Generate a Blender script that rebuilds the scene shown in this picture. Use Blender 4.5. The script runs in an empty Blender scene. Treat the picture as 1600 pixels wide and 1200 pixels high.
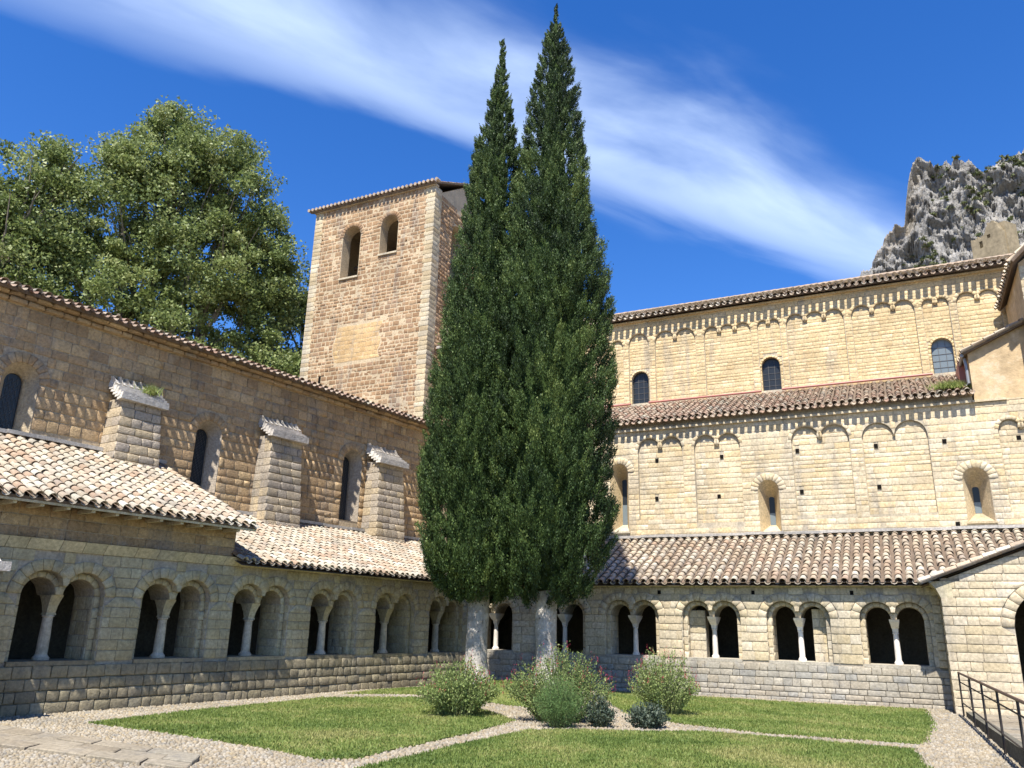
import bpy, math, random
import numpy as np
from mathutils import Matrix, Vector, noise as mnoise
random.seed(7)
RNG = np.random.default_rng(7)
sc = bpy.context.scene
R = math.radians

# ------------------------------------------------------------------ camera
FPX, PITCH, ROLL = 1240.0, R(16.92), R(1.32)
EYE = np.array((0.0, 0.0, 2.0))
sp, cp, sr, cr = math.sin(PITCH), math.cos(PITCH), math.sin(ROLL), math.cos(ROLL)
B0, B1, B2 = np.array((1., 0, 0)), np.array((0, -sp, cp)), np.array((0, -cp, -sp))
CR, CU, CB = cr*B0 + sr*B1, -sr*B0 + cr*B1, B2
cam = bpy.data.objects.new('camera', bpy.data.cameras.new('camera'))
sc.collection.objects.link(cam)
mw = Matrix.Identity(4)
for i in range(3):
    mw[i][0], mw[i][1], mw[i][2], mw[i][3] = CR[i], CU[i], CB[i], EYE[i]
cam.matrix_world = mw
cam.data.sensor_width = 36.0
cam.data.lens = FPX/1600*36.0
cam.data.clip_end = 3000
sc.camera = cam

# ------------------------------------------------------------------ sun, sky, exposure
SUN_AZ, SUN_EL = R(16.5), R(59.6)          # azimuth the light travels towards, and its elevation
travel = Vector((math.sin(SUN_AZ)*math.cos(SUN_EL), math.cos(SUN_AZ)*math.cos(SUN_EL), -math.sin(SUN_EL)))
sun = bpy.data.objects.new('sun', bpy.data.lights.new('sun', 'SUN'))
sc.collection.objects.link(sun)
sun.rotation_euler = travel.to_track_quat('-Z', 'Y').to_euler()
sun.location = (0, -20, 60)
sun.data.energy = 5.0
sun.data.angle = R(0.55)
sun.data.color = (1.0, 0.95, 0.87)
world = bpy.data.worlds.new('World'); sc.world = world; world.use_nodes = True
nt = world.node_tree; N = nt.nodes; Lk = nt.links; N.clear()
def nd(N, t, **k):
    n = N.new(t)
    for a, b in k.items(): setattr(n, a, b)
    return n
def mth(N, Lk, op, a, b=None, c=None, clamp=False):
    n = N.new('ShaderNodeMath'); n.operation = op; n.use_clamp = clamp
    for i, x in enumerate((a, b, c)):
        if x is None: continue
        if isinstance(x, (int, float)): n.inputs[i].default_value = x
        else: Lk.new(x, n.inputs[i])
    return n.outputs[0]
sky = nd(N, 'ShaderNodeTexSky', sky_type='NISHITA', sun_disc=False)
sky.sun_elevation = SUN_EL
sky.sun_rotation = math.pi + SUN_AZ
sky.altitude = 400; sky.air_density = 1.0; sky.dust_density = 0.3; sky.ozone_density = 3.0
hs = nd(N, 'ShaderNodeHueSaturation'); hs.inputs['Saturation'].default_value = 1.34; hs.inputs['Hue'].default_value = 0.513
Lk.new(sky.outputs[0], hs.inputs['Color'])
tc = nd(N, 'ShaderNodeTexCoord'); sx = nd(N, 'ShaderNodeSeparateXYZ'); Lk.new(tc.outputs['Generated'], sx.inputs[0])
zz = mth(N, Lk, 'MAXIMUM', sx.outputs[2], 0.03)
px = mth(N, Lk, 'DIVIDE', sx.outputs[0], zz); py = mth(N, Lk, 'DIVIDE', sx.outputs[1], zz)
cx = nd(N, 'ShaderNodeCombineXYZ')
wv = mth(N, Lk, 'SUBTRACT', py, mth(N, Lk, 'MULTIPLY', px, 0.6))        # across the cloud streak
al = mth(N, Lk, 'ADD', px, mth(N, Lk, 'MULTIPLY', py, 0.6))             # along it
Lk.new(mth(N, Lk, 'MULTIPLY', al, 0.55), cx.inputs[0]); Lk.new(mth(N, Lk, 'MULTIPLY', wv, 1.6), cx.inputs[1])
n1 = nd(N, 'ShaderNodeTexNoise'); n1.inputs['Scale'].default_value = 2.2; n1.inputs['Detail'].default_value = 7; n1.inputs['Roughness'].default_value = 0.5
n1.inputs['Distortion'].default_value = 0.4
Lk.new(cx.outputs[0], n1.inputs['Vector'])
nv = mth(N, Lk, 'SUBTRACT', n1.outputs['Fac'], 0.5)
wd = mth(N, Lk, 'ADD', wv, mth(N, Lk, 'MULTIPLY', nv, 0.42))
lo = nd(N, 'ShaderNodeMapRange', interpolation_type='SMOOTHSTEP'); lo.inputs[1].default_value = 1.0; lo.inputs[2].default_value = 1.42
hi = nd(N, 'ShaderNodeMapRange', interpolation_type='SMOOTHSTEP'); hi.inputs[1].default_value = 1.66; hi.inputs[2].default_value = 1.44
Lk.new(wd, lo.inputs[0]); Lk.new(wd, hi.inputs[0])
band = mth(N, Lk, 'MULTIPLY', lo.outputs[0], hi.outputs[0])
endf = nd(N, 'ShaderNodeMapRange', interpolation_type='SMOOTHSTEP'); endf.inputs[1].default_value = 3.3; endf.inputs[2].default_value = 1.4
Lk.new(al, endf.inputs[0])
tex = mth(N, Lk, 'ADD', 0.66, mth(N, Lk, 'MULTIPLY', nv, 1.7), clamp=True)
cf = mth(N, Lk, 'MULTIPLY', mth(N, Lk, 'MULTIPLY', band, tex), mth(N, Lk, 'ADD', mth(N, Lk, 'MULTIPLY', endf.outputs[0], 0.42), 0.40), clamp=True)
mx = nd(N, 'ShaderNodeMix', data_type='RGBA'); Lk.new(cf, mx.inputs[0]); Lk.new(hs.outputs[0], mx.inputs[6])
mx.inputs[7].default_value = (4.3, 5.3, 7.0, 1)
bg = nd(N, 'ShaderNodeBackground'); bg.inputs[1].default_value = 0.114
Lk.new(mx.outputs[2], bg.inputs[0])
wo = nd(N, 'ShaderNodeOutputWorld'); Lk.new(bg.outputs[0], wo.inputs[0])
vs = sc.view_settings
vs.view_transform = 'Standard'; vs.look = 'None'; vs.gamma = 1.0; vs.use_curve_mapping = False; vs.exposure = 1.0
sc.cycles.max_bounces = 6; sc.cycles.diffuse_bounces = 3; sc.cycles.transparent_max_bounces = 4

# ------------------------------------------------------------------ plumbing
COL = sc.collection
WM = {}
def tag(o, label=None, cat=None, group=None, kind=None):
    if label: o['label'] = label
    if cat: o['category'] = cat
    if group: o['group'] = group
    if kind: o['kind'] = kind
    return o
def link(o, parent=None, world=None):
    COL.objects.link(o)
    w = world if world is not None else Matrix.Identity(4)
    WM[o.name] = w
    if parent is not None:
        o.parent = parent
        o.matrix_parent_inverse = WM[parent.name].inverted()
    o.matrix_basis = w
    return o
def thing(name, loc, label, cat, group=None):
    o = bpy.data.objects.new(name, None); o.empty_display_size = 0.3
    link(o, None, Matrix.Translation(loc)); return tag(o, label, cat, group)
def np_mesh(name, V, F, m=None, tone=None, smooth=False):
    """V (n,3); F (m,k) array of equal-size faces, or a list of such arrays."""
    me = bpy.data.meshes.new(name)
    Fs = F if isinstance(F, list) and not isinstance(F[0], tuple) else [F]
    Fs = [np.asarray(f, dtype=np.int32) for f in Fs if len(f)]
    V = np.asarray(V, dtype=np.float32)
    me.vertices.add(len(V)); me.vertices.foreach_set('co', V.ravel())
    nl = sum(f.size for f in Fs); npoly = sum(len(f) for f in Fs)
    me.loops.add(nl); me.loops.foreach_set('vertex_index', np.concatenate([f.ravel() for f in Fs]))
    me.polygons.add(npoly)
    tot = np.concatenate([np.full(len(f), f.shape[1], np.int32) for f in Fs])
    st = np.concatenate([[0], np.cumsum(tot)[:-1]]).astype(np.int32)
    me.polygons.foreach_set('loop_start', st); me.polygons.foreach_set('loop_total', tot)
    if smooth: me.polygons.foreach_set('use_smooth', np.ones(npoly, bool))
    if tone is not None:
        a = me.attributes.new('tone', 'FLOAT', 'FACE'); a.data.foreach_set('value', np.asarray(tone, np.float32))
    me.update(calc_edges=True)
    if m: me.materials.append(m)
    return me
class MB:
    def __init__(s): s.v = []; s.f = []
    def poly(s, pts):
        i = len(s.v); s.v += [tuple(map(float, p)) for p in pts]; s.f.append(tuple(range(i, i+len(pts))))
    def box8(s, p):      # 8 corners: bottom 4 then top 4
        i = len(s.v); s.v += [tuple(map(float, q)) for q in p]
        for f in ((0, 3, 2, 1), (4, 5, 6, 7), (0, 1, 5, 4), (1, 2, 6, 5), (2, 3, 7, 6), (3, 0, 4, 7)):
            s.f.append(tuple(i+k for k in f))
    def box(s, fr, u0, u1, v0, v1, z0, z1):
        s.box8([fr.P(u, v, z) for z in (z0, z1) for u, v in ((u0, v0), (u1, v0), (u1, v1), (u0, v1))])
    def tube(s, pts, rad, n=8, cap=True):
        pts = [Vector(p) for p in pts]; rings = []
        for k, p in enumerate(pts):
            d = (pts[min(k+1, len(pts)-1)] - pts[max(k-1, 0)]).normalized()
            a = d.orthogonal().normalized() if abs(d.z) < .9 else Vector((1, 0, 0)).cross(d).normalized()
            if abs(d.z) < .9: a = Vector((0, 0, 1)).cross(d).normalized()
            b = d.cross(a); r = rad[k] if hasattr(rad, '__len__') else rad
            i = len(s.v)
            for j in range(n):
                t = 2*math.pi*j/n; s.v.append(tuple(p + (a*math.cos(t) + b*math.sin(t))*r))
            rings.append(i)
        for i, j in zip(rings, rings[1:]):
            for k in range(n): s.f.append((i+k, i+(k+1) % n, j+(k+1) % n, j+k))
        if cap: s.f.append(tuple(rings[0]+k for k in reversed(range(n)))); s.f.append(tuple(rings[-1]+k for k in range(n)))
    def lathe(s, c, prof, n=14, sq=None):
        rings = []
        for k, (r, z) in enumerate(prof):
            i = len(s.v)
            for j in range(n):
                t = 2*math.pi*j/n; s.v.append((c[0]+r*math.cos(t), c[1]+r*math.sin(t), c[2]+z))
            rings.append(i)
        for i, j in zip(rings, rings[1:]):
            for k in range(n): s.f.append((i+k, i+(k+1) % n, j+(k+1) % n, j+k))
        s.f.append(tuple(rings[0]+k for k in reversed(range(n)))); s.f.append(tuple(rings[-1]+k for k in range(n)))
    def mesh(s, name, m, smooth=False):
        me = bpy.data.meshes.new(name); me.from_pydata(s.v, [], s.f); me.update()
        if smooth: me.polygons.foreach_set('use_smooth', [True]*len(me.polygons))
        me.materials.append(m); return me
    def build(s, name, m, parent=None, smooth=False, label=None, kind=None):
        o = bpy.data.objects.new(name, s.mesh(name, m, smooth))
        link(o, parent); return tag(o, label=label, kind=kind)
class Frame:
    def __init__(s, O, U, V):
        s.O, s.U, s.V = np.array(O, float), np.array(U, float), np.array(V, float)
    def P(s, u, v, z): return s.O + s.U*u + s.V*v + np.array((0, 0, z))
    def M(s, u, v, z, W=None):
        U, V = s.U, -s.V; p = s.P(u, v, z)
        return Matrix(((U[0], V[0], 0, p[0]), (U[1], V[1], 0, p[1]), (U[2], V[2], 1, p[2]), (0, 0, 0, 1)))
    def arr(s, A):      # A (n,3) of u, inward depth, z, relative to a point already added
        return A[:, :1]*s.U + A[:, 1:2]*(-s.V) + A[:, 2:3]*np.array((0, 0, 1.))
aL, aR = R(34.33), R(180-63.77)
COR = np.array((-1.048, 30.560, 0.0))
FL = Frame(COR, (math.sin(aL), math.cos(aL), 0), (math.cos(aL), -math.sin(aL), 0))     # left gallery: u<0 comes towards the camera
FR = Frame(COR, (math.sin(aR), math.cos(aR), 0), (math.cos(aR), -math.sin(aR), 0))
FR.V = -FR.V if FR.V[1] > 0 else FR.V
def pxsize(P):
    d = np.asarray(P) - EYE; zc = -(d@CB)
    if zc < .5: return 0, 0, 0, 0
    return FPX/zc, 800+FPX*(d@CR)/zc, 600-FPX*(d@CU)/zc, zc
def weight(P, area):
    s, x, y, z = pxsize(P)
    inside = -30 < x < 1630 and -30 < y < 1230
    return area*s*s*(1 if inside else 1e-4)

# ------------------------------------------------------------------ materials
def rgba(c): return (c[0], c[1], c[2], 1)
def piece_mat(name, cols, grain=(14, .22), stain=None, bump=(40, .25), rough=.9, pits=0, weather=.55):
    """cols: colours of single pieces, picked at random; stain: (colour, scale, threshold, amount)."""
    m = bpy.data.materials.new(name); m.use_nodes = True
    N, Lk = m.node_tree.nodes, m.node_tree.links
    bs = N['Principled BSDF']; bs.inputs['Roughness'].default_value = rough
    bs.inputs['Specular IOR Level'].default_value = 0.15
    at = nd(N, 'ShaderNodeAttribute', attribute_name='tone'); oi = nd(N, 'ShaderNodeObjectInfo')
    t = mth(N, Lk, 'FRACT', mth(N, Lk, 'ADD', at.outputs['Fac'], oi.outputs['Random']))
    if len(cols) == 1: cols = cols*2
    cr_ = nd(N, 'ShaderNodeValToRGB'); cr_.color_ramp.interpolation = 'LINEAR'
    e = cr_.color_ramp.elements
    while len(e) < len(cols): e.new(0.5)
    for i, c in enumerate(cols): e[i].position = i/max(1, len(cols)-1); e[i].color = rgba(c)
    Lk.new(t, cr_.inputs[0]); col = cr_.outputs[0]
    ge = nd(N, 'ShaderNodeNewGeometry'); pos = ge.outputs['Position']
    def noise(scale, detail=4, rough_=.6):
        n = nd(N, 'ShaderNodeTexNoise'); n.inputs['Scale'].default_value = scale; n.inputs['Detail'].default_value = detail
        n.inputs['Roughness'].default_value = rough_; Lk.new(pos, n.inputs['Vector']); return n.outputs['Fac']
    g = noise(grain[0]); ga = grain[1]*3.0
    f = mth(N, Lk, 'ADD', 1-ga, mth(N, Lk, 'MULTIPLY', g, ga*2))
    big = noise(.8 if grain[0] > 2 else grain[0]*.2, 5)
    f = mth(N, Lk, 'MULTIPLY', f, mth(N, Lk, 'ADD', .55, mth(N, Lk, 'MULTIPLY', big, .9)))
    if grain[0] > 8: f = mth(N, Lk, 'MULTIPLY', f, mth(N, Lk, 'ADD', .75, mth(N, Lk, 'MULTIPLY', noise(grain[0]*3.5, 3), .5)))
    v = nd(N, 'ShaderNodeMix', data_type='RGBA', blend_type='MULTIPLY'); v.inputs[0].default_value = 1
    Lk.new(col, v.inputs[6]); Lk.new(f, v.inputs[7]); col = v.outputs[2]
    for sc_, th, am, c in (stain or []):
        s_ = noise(sc_, 6, .65)
        mr = nd(N, 'ShaderNodeMapRange', interpolation_type='SMOOTHSTEP'); mr.inputs[1].default_value = th; mr.inputs[2].default_value = th+.12; mr.inputs[4].default_value = am
        Lk.new(s_, mr.inputs[0])
        w = nd(N, 'ShaderNodeMix', data_type='RGBA'); Lk.new(mr.outputs[0], w.inputs[0]); Lk.new(col, w.inputs[6]); w.inputs[7].default_value = rgba(c); col = w.outputs[2]
    if grain[0] > 8:
        mp = nd(N, 'ShaderNodeMapping'); mp.inputs['Scale'].default_value = (1.6, 1.6, .22); Lk.new(pos, mp.inputs[0])
        ns = nd(N, 'ShaderNodeTexNoise'); ns.inputs['Scale'].default_value = 1.0; ns.inputs['Detail'].default_value = 7; ns.inputs['Roughness'].default_value = .62; Lk.new(mp.outputs[0], ns.inputs['Vector'])
        mr = nd(N, 'ShaderNodeMapRange', interpolation_type='SMOOTHSTEP'); mr.inputs[1].default_value = .50; mr.inputs[2].default_value = .68; mr.inputs[4].default_value = weather
        Lk.new(ns.outputs['Fac'], mr.inputs[0]); hs_ = nd(N, 'ShaderNodeHueSaturation'); hs_.inputs['Saturation'].default_value = .55; hs_.inputs['Value'].default_value = .58
        Lk.new(col, hs_.inputs['Color']); w = nd(N, 'ShaderNodeMix', data_type='RGBA'); Lk.new(mr.outputs[0], w.inputs[0]); Lk.new(col, w.inputs[6]); Lk.new(hs_.outputs[0], w.inputs[7]); col = w.outputs[2]
    bh = noise(bump[0], 6, .65)
    if pits:
        vo = nd(N, 'ShaderNodeTexVoronoi'); vo.inputs['Scale'].default_value = 9; Lk.new(pos, vo.inputs['Vector'])
        pm = nd(N, 'ShaderNodeMapRange', interpolation_type='SMOOTHSTEP'); pm.inputs[1].default_value = .08; pm.inputs[2].default_value = .30
        Lk.new(mth(N, Lk, 'ADD', vo.outputs['Distance'], mth(N, Lk, 'MULTIPLY', noise(22), .35)), pm.inputs[0]); pm.inputs[1].default_value = .2; pm.inputs[2].default_value = .36
        bh = mth(N, Lk, 'ADD', bh, mth(N, Lk, 'MULTIPLY', pm.outputs[0], pits))
    bm = nd(N, 'ShaderNodeBump'); bm.inputs['Strength'].default_value = bump[1]; bm.inputs['Distance'].default_value = .03
    Lk.new(bh, bm.inputs['Height']); Lk.new(bm.outputs[0], bs.inputs['Normal'])
    Lk.new(col, bs.inputs['Base Color'])
    return m
def plain(name, c, rough=.7, metal=0, spec=.4):
    m = bpy.data.materials.new(name); m.use_nodes = True; b = m.node_tree.nodes['Principled BSDF']
    b.inputs['Base Color'].default_value = rgba(c); b.inputs['Roughness'].default_value = rough; b.inputs['Metallic'].default_value = metal
    b.inputs['Specular IOR Level'].default_value = spec
    return m
def leaf_mat(name, cols, trans=.35, rough=.55):
    m = bpy.data.materials.new(name); m.use_nodes = True; N, Lk = m.node_tree.nodes, m.node_tree.links
    bs = N['Principled BSDF']; bs.inputs['Roughness'].default_value = rough; bs.inputs['Specular IOR Level'].default_value = .3
    at = nd(N, 'ShaderNodeAttribute', attribute_name='tone')
    cr_ = nd(N, 'ShaderNodeValToRGB'); e = cr_.color_ramp.elements
    while len(e) < len(cols): e.new(.5)
    for i, c in enumerate(cols): e[i].position = i/(len(cols)-1); e[i].color = rgba(c)
    Lk.new(at.outputs['Fac'], cr_.inputs[0]); Lk.new(cr_.outputs[0], bs.inputs['Base Color'])
    tr = nd(N, 'ShaderNodeBsdfTranslucent'); Lk.new(cr_.outputs[0], tr.inputs[0])
    ms = nd(N, 'ShaderNodeMixShader'); ms.inputs[0].default_value = trans
    Lk.new(bs.outputs[0], ms.inputs[1]); Lk.new(tr.outputs[0], ms.inputs[2]); Lk.new(ms.outputs[0], N['Material Output'].inputs[0])
    return m
M = {}
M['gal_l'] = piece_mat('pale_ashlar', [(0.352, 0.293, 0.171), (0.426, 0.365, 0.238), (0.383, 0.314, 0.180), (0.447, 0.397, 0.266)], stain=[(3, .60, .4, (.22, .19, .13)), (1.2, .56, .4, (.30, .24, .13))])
M['gal_r'] = piece_mat('cream_ashlar', [(0.425, 0.352, 0.239), (0.499, 0.424, 0.298), (0.462, 0.378, 0.239), (0.517, 0.451, 0.340)], stain=[(2.2, .60, .35, (.36, .32, .26)), (5, .68, .3, (.60, .46, .26))])
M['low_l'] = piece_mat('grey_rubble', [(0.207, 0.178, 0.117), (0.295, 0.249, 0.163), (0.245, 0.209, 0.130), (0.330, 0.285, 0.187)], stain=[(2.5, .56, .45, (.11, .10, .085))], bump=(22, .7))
M['low_r'] = piece_mat('grey_ashlar', [(0.319, 0.290, 0.234), (0.386, 0.349, 0.281), (0.353, 0.307, 0.234), (0.302, 0.290, 0.257)], stain=[(2.5, .55, .5, (.27, .26, .245))], bump=(25, .4))
M['wing'] = piece_mat('brown_tufa', [(0.342, 0.231, 0.123), (0.423, 0.299, 0.168), (0.297, 0.202, 0.113), (0.458, 0.332, 0.184), (0.378, 0.256, 0.140)], stain=[(1.3, .58, .45, (.42, .35, .26)), (4, .62, .5, (.17, .125, .09))], bump=(18, .9), pits=.6)
M['wing_mortar'] = piece_mat('wing_mortar', [(0.360, 0.284, 0.184), (0.420, 0.333, 0.230)], bump=(30, .5))
M['buttress'] = piece_mat('buttress_stone', [(.33, .28, .22), (.40, .34, .26), (.44, .35, .22), (.30, .26, .21)], bump=(20, .9), pits=.5)
M['tower'] = piece_mat('orange_tufa', [(0.269, 0.165, 0.089), (0.327, 0.209, 0.117), (0.234, 0.142, 0.078), (0.355, 0.243, 0.143), (0.300, 0.196, 0.122)], stain=[(1.1, .60, .5, (.56, .43, .27)), (5, .62, .45, (.25, .17, .11))], bump=(18, .9), pits=.5)
M['tower_mortar'] = piece_mat('tower_mortar', [(0.454, 0.360, 0.235), (0.486, 0.391, 0.265)], bump=(30, .4))
M['quoin'] = piece_mat('pale_quoin', [(0.424, 0.359, 0.248), (0.481, 0.421, 0.308), (0.397, 0.304, 0.177), (0.467, 0.393, 0.262)], bump=(25, .4))
M['aisle'] = piece_mat('aisle_limestone', [(0.483, 0.390, 0.248), (0.557, 0.464, 0.314), (0.539, 0.418, 0.238), (0.576, 0.501, 0.362), (0.492, 0.408, 0.276)], stain=[(1.2, .56, .35, (.58, .46, .28)), (2.3, .62, .35, (.48, .43, .34))])
M['nave'] = piece_mat('nave_limestone', [(0.501, 0.372, 0.202), (0.569, 0.445, 0.255), (0.526, 0.400, 0.221), (0.596, 0.479, 0.293)], stain=[(1.5, .60, .3, (.62, .54, .38))])
M['mortar_w'] = piece_mat('warm_mortar', [(0.431, 0.368, 0.261), (0.472, 0.402, 0.289)], bump=(30, .3))
M['mortar_g'] = piece_mat('grey_mortar', [(0.345, 0.299, 0.230), (0.380, 0.333, 0.253)], bump=(30, .3))
M['mortar_d'] = piece_mat('dark_mortar', [(.12, .105, .085), (.14, .12, .10)], bump=(30, .3))
M['inside'] = piece_mat('darkened_gallery_inside', [(.10, .09, .07), (.12, .105, .08)], bump=(10, .4))  # stone darkened in its colour to stand for shade inside the galleries
M['tile_pale'] = piece_mat('pale_clay_tile', [(0.371, 0.320, 0.239), (0.422, 0.389, 0.312), (0.346, 0.265, 0.188), (0.448, 0.431, 0.362), (0.320, 0.229, 0.159), (0.410, 0.361, 0.275)], grain=(30, .18), stain=[(6, .62, .4, (.45, .38, .30))], bump=(60, .3))
M['tile_mid'] = piece_mat('weathered_clay_tile', [(0.388, 0.310, 0.220), (0.485, 0.430, 0.330), (0.359, 0.270, 0.190), (0.446, 0.370, 0.270), (0.339, 0.290, 0.230), (0.524, 0.480, 0.390), (0.378, 0.270, 0.190)], grain=(30, .2), stain=[(5, .58, .5, (.25, .21, .16))], bump=(60, .3))
M['tile_red'] = piece_mat('red_clay_tile', [(0.334, 0.233, 0.173), (0.432, 0.355, 0.265), (0.295, 0.184, 0.133), (0.393, 0.367, 0.292)], grain=(30, .2), stain=[(5, .6, .5, (.22, .17, .13))], bump=(60, .3))
M['deck'] = piece_mat('roof_deck', [(.13, .095, .07), (.16, .12, .085)])
M['cornice'] = piece_mat('cornice_stone', [(.42, .37, .24), (.50, .44, .29), (.46, .39, .25)], stain=[(3, .6, .4, (.30, .27, .19))])
M['lead'] = piece_mat('lead_flashing', [(0.345, 0.323, 0.285), (0.375, 0.352, 0.315)], rough=.6)
M['marble'] = piece_mat('column_marble', [(0.500, 0.419, 0.295), (0.580, 0.502, 0.377), (0.400, 0.344, 0.254)], grain=(9, .2), bump=(30, .15))
M['white_col'] = piece_mat('white_column', [(.66, .61, .54), (.72, .67, .60)], grain=(9, .1), bump=(30, .1))
M['coping'] = piece_mat('lichen_coping', [(0.440, 0.400, 0.352), (0.512, 0.480, 0.424)], bump=(9, 1.2))
M['glass'] = plain('window_glass', (.022, .026, .030), .3, 0, .35)
M['grey_glass'] = plain('pale_window_glass', (.16, .19, .20), .25, 0, .6)
M['leading'] = plain('window_leading', (.09, .085, .08), .5)
M['void'] = plain('dark_hole', (.012, .011, .01), 1, 0, 0)
M['pipe_red'] = plain('red_pipe', (.36, .13, .10), .5)
M['zinc'] = plain('zinc_pipe', (.28, .28, .29), .4, .3)
M['plaster'] = piece_mat('old_plaster', [(0.482, 0.361, 0.215)], grain=(5, .15), stain=[(1.5, .54, .5, (.64, .54, .40)), (4, .64, .6, (.70, .63, .52))], bump=(12, .5))
M['iron'] = plain('dark_iron', (.035, .028, .025), .6, .2)
M['rust'] = plain('brown_handrail', (.075, .045, .032), .6)
M['kerb'] = piece_mat('dark_kerb', [(.10, .095, .075), (.14, .13, .10)], bump=(20, .6))
M['slab'] = piece_mat('brown_flagstone', [(0.217, 0.182, 0.130), (0.260, 0.220, 0.158), (0.238, 0.213, 0.165)], stain=[(3, .6, .4, (.44, .38, .31))], bump=(9, .8))
M['pebble'] = piece_mat('pebble', [(0.187, 0.159, 0.114), (0.291, 0.250, 0.183), (0.229, 0.184, 0.119), (0.333, 0.295, 0.229), (0.208, 0.190, 0.156), (0.302, 0.240, 0.146)], grain=(30, .1))
M['earth'] = piece_mat('dusty_earth', [(0.204, 0.168, 0.120)], grain=(20, .2), bump=(30, .8))
M['bark'] = piece_mat('pale_bark', [(.36, .33, .285)], grain=(7, .25), stain=[(11, .585, .85, (.10, .08, .065)), (3, .52, .5, (.50, .47, .42)), (1.3, .60, .5, (.30, .20, .15))], bump=(16, 1.2), weather=.8)
M['bark_plane'] = piece_mat('plane_bark', [(.20, .17, .13)], stain=[(3, .55, .5, (.34, .31, .25))], bump=(10, .5))
M['rock'] = piece_mat('grey_limestone_rock', [(0.335, 0.323, 0.305)], grain=(.25, .28), stain=[(.03, .54, .6, (.44, .37, .28)), (.12, .60, .5, (.20, .20, .195)), (.06, .58, .7, (.50, .46, .39))], bump=(.5, 1.0))
M['rock'].node_tree.nodes['Bump'].inputs['Distance'].default_value = 3.5
M['ruin'] = piece_mat('castle_stone', [(0.273, 0.222, 0.143)], grain=(.8, .2), bump=(1, .6))

# ------------------------------------------------------------------ masonry
def stone_units(n=8, ins_=.02, bev=.12, jx_=.016, jz_=.05, fr_=.08, wav=.05):
    out = []
    for k in range(n):
        rr = random.Random(100+k)
        base = [(-.5, -.5), (0, -.5), (.5, -.5), (.5, 0), (.5, .5), (0, .5), (-.5, .5), (-.5, 0)]
        V = []
        for ring, (ins, y) in enumerate(((.0, 1.0), (.0, bev), (ins_, .0))):
            for i, (x, z) in enumerate(base):
                jx = rr.uniform(0, jx_); jz = rr.uniform(0, jz_)
                if ring == 0: V.append((x, y, z)); continue
                sx_, sz_ = (0 if x == 0 else math.copysign(1, x)), (0 if z == 0 else math.copysign(1, z))
                V.append((x - sx_*(jx+ins*.6), y + (rr.uniform(0, fr_) if ring == 2 else 0), z - sz_*(jz+ins)))
        V.append((rr.uniform(-.15, .15), rr.uniform(-wav, wav*.5), rr.uniform(-.15, .15)))
        Q = [(a*8+i, a*8+(i+1) % 8, (a+1)*8+(i+1) % 8, (a+1)*8+i) for a in (0, 1) for i in range(8)]
        T = [(16+i, 16+(i+1) % 8, 24) for i in range(8)]
        out.append((np.array(V), Q, T))
    return out
FLAT = stone_units(12, bev=.07); ROUGH = stone_units(14, .03, .20, .035, .085, .20, .20)
UCACHE = {}
def rows_for(z0, z1, h, rr, jit=.18):
    zs = [z0]
    while zs[-1] < z1 - h*.6: zs.append(zs[-1] + h*rr.uniform(1-jit, 1+jit))
    k = (z1-z0)/(zs[-1]-z0) if len(zs) > 1 else 1
    if len(zs) == 1: return [z0, z1]
    return [z0 + (z-z0)*k for z in zs]
def intervals(solid, us, z):
    s = solid(us, z); out = []; st = None
    for i, b in enumerate(s):
        if b and st is None: st = us[i]
        if (not b or i == len(s)-1) and st is not None:
            out.append((st, us[i] if b else us[i-1])); st = None
    return out
def masonry(fr, v, u0, u1, z0, z1, h, w, solid, mat, parent, nmax=300, depth=.05, gap=.012, rough=0.0, seed=1, name='stone', jit=.18, vfun=None):
    rr = random.Random(seed); us = np.arange(u0, u1+1e-6, .02); quads = []
    zs = rows_for(z0, z1, h, rr, jit)
    for za, zb in zip(zs, zs[1:]):
        A, B = intervals(solid, us, za+.01), intervals(solid, us, zb-.01)
        Cn = intervals(solid, us, (za+zb)/2)
        segs = []
        if len(A) == len(B) and all(min(a[1], b[1])-max(a[0], b[0]) > .02 for a, b in zip(A, B)):
            segs = [(a[0], a[1], b[0], b[1]) for a, b in zip(A, B)]
        else:
            for c in Cn:      # mismatched counts: keep to what is solid at all three heights
                for a in A:
                    for b in B:
                        l, r_ = max(a[0], b[0], c[0]), min(a[1], b[1], c[1])
                        if r_-l > .06: segs.append((l, r_, l, r_))
        for l0, r0, l1, r1 in segs:
            L_, R_ = max(l0, l1), min(r0, r1)
            cuts = []; x = L_ + w*rr.uniform(.35, 1.1)
            while x < R_ - w*.35: cuts.append(x); x += w*rr.uniform(.6, 1.5)
            e0 = [l0]+cuts+[r0]; e1 = [l1]+cuts+[r1]
            for i in range(len(e0)-1):
                quads.append((e0[i]+gap/2, e0[i+1]-gap/2, e1[i]+gap/2, e1[i+1]-gap/2, za+gap/2, zb-gap/2))
    quads = [q for q in quads if max(q[1]-q[0], q[3]-q[2]) > .04 and q[5]-q[4] > .03]
    return put_quads(fr, v, quads, mat, parent, nmax, depth, rough, rr, name)
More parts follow.
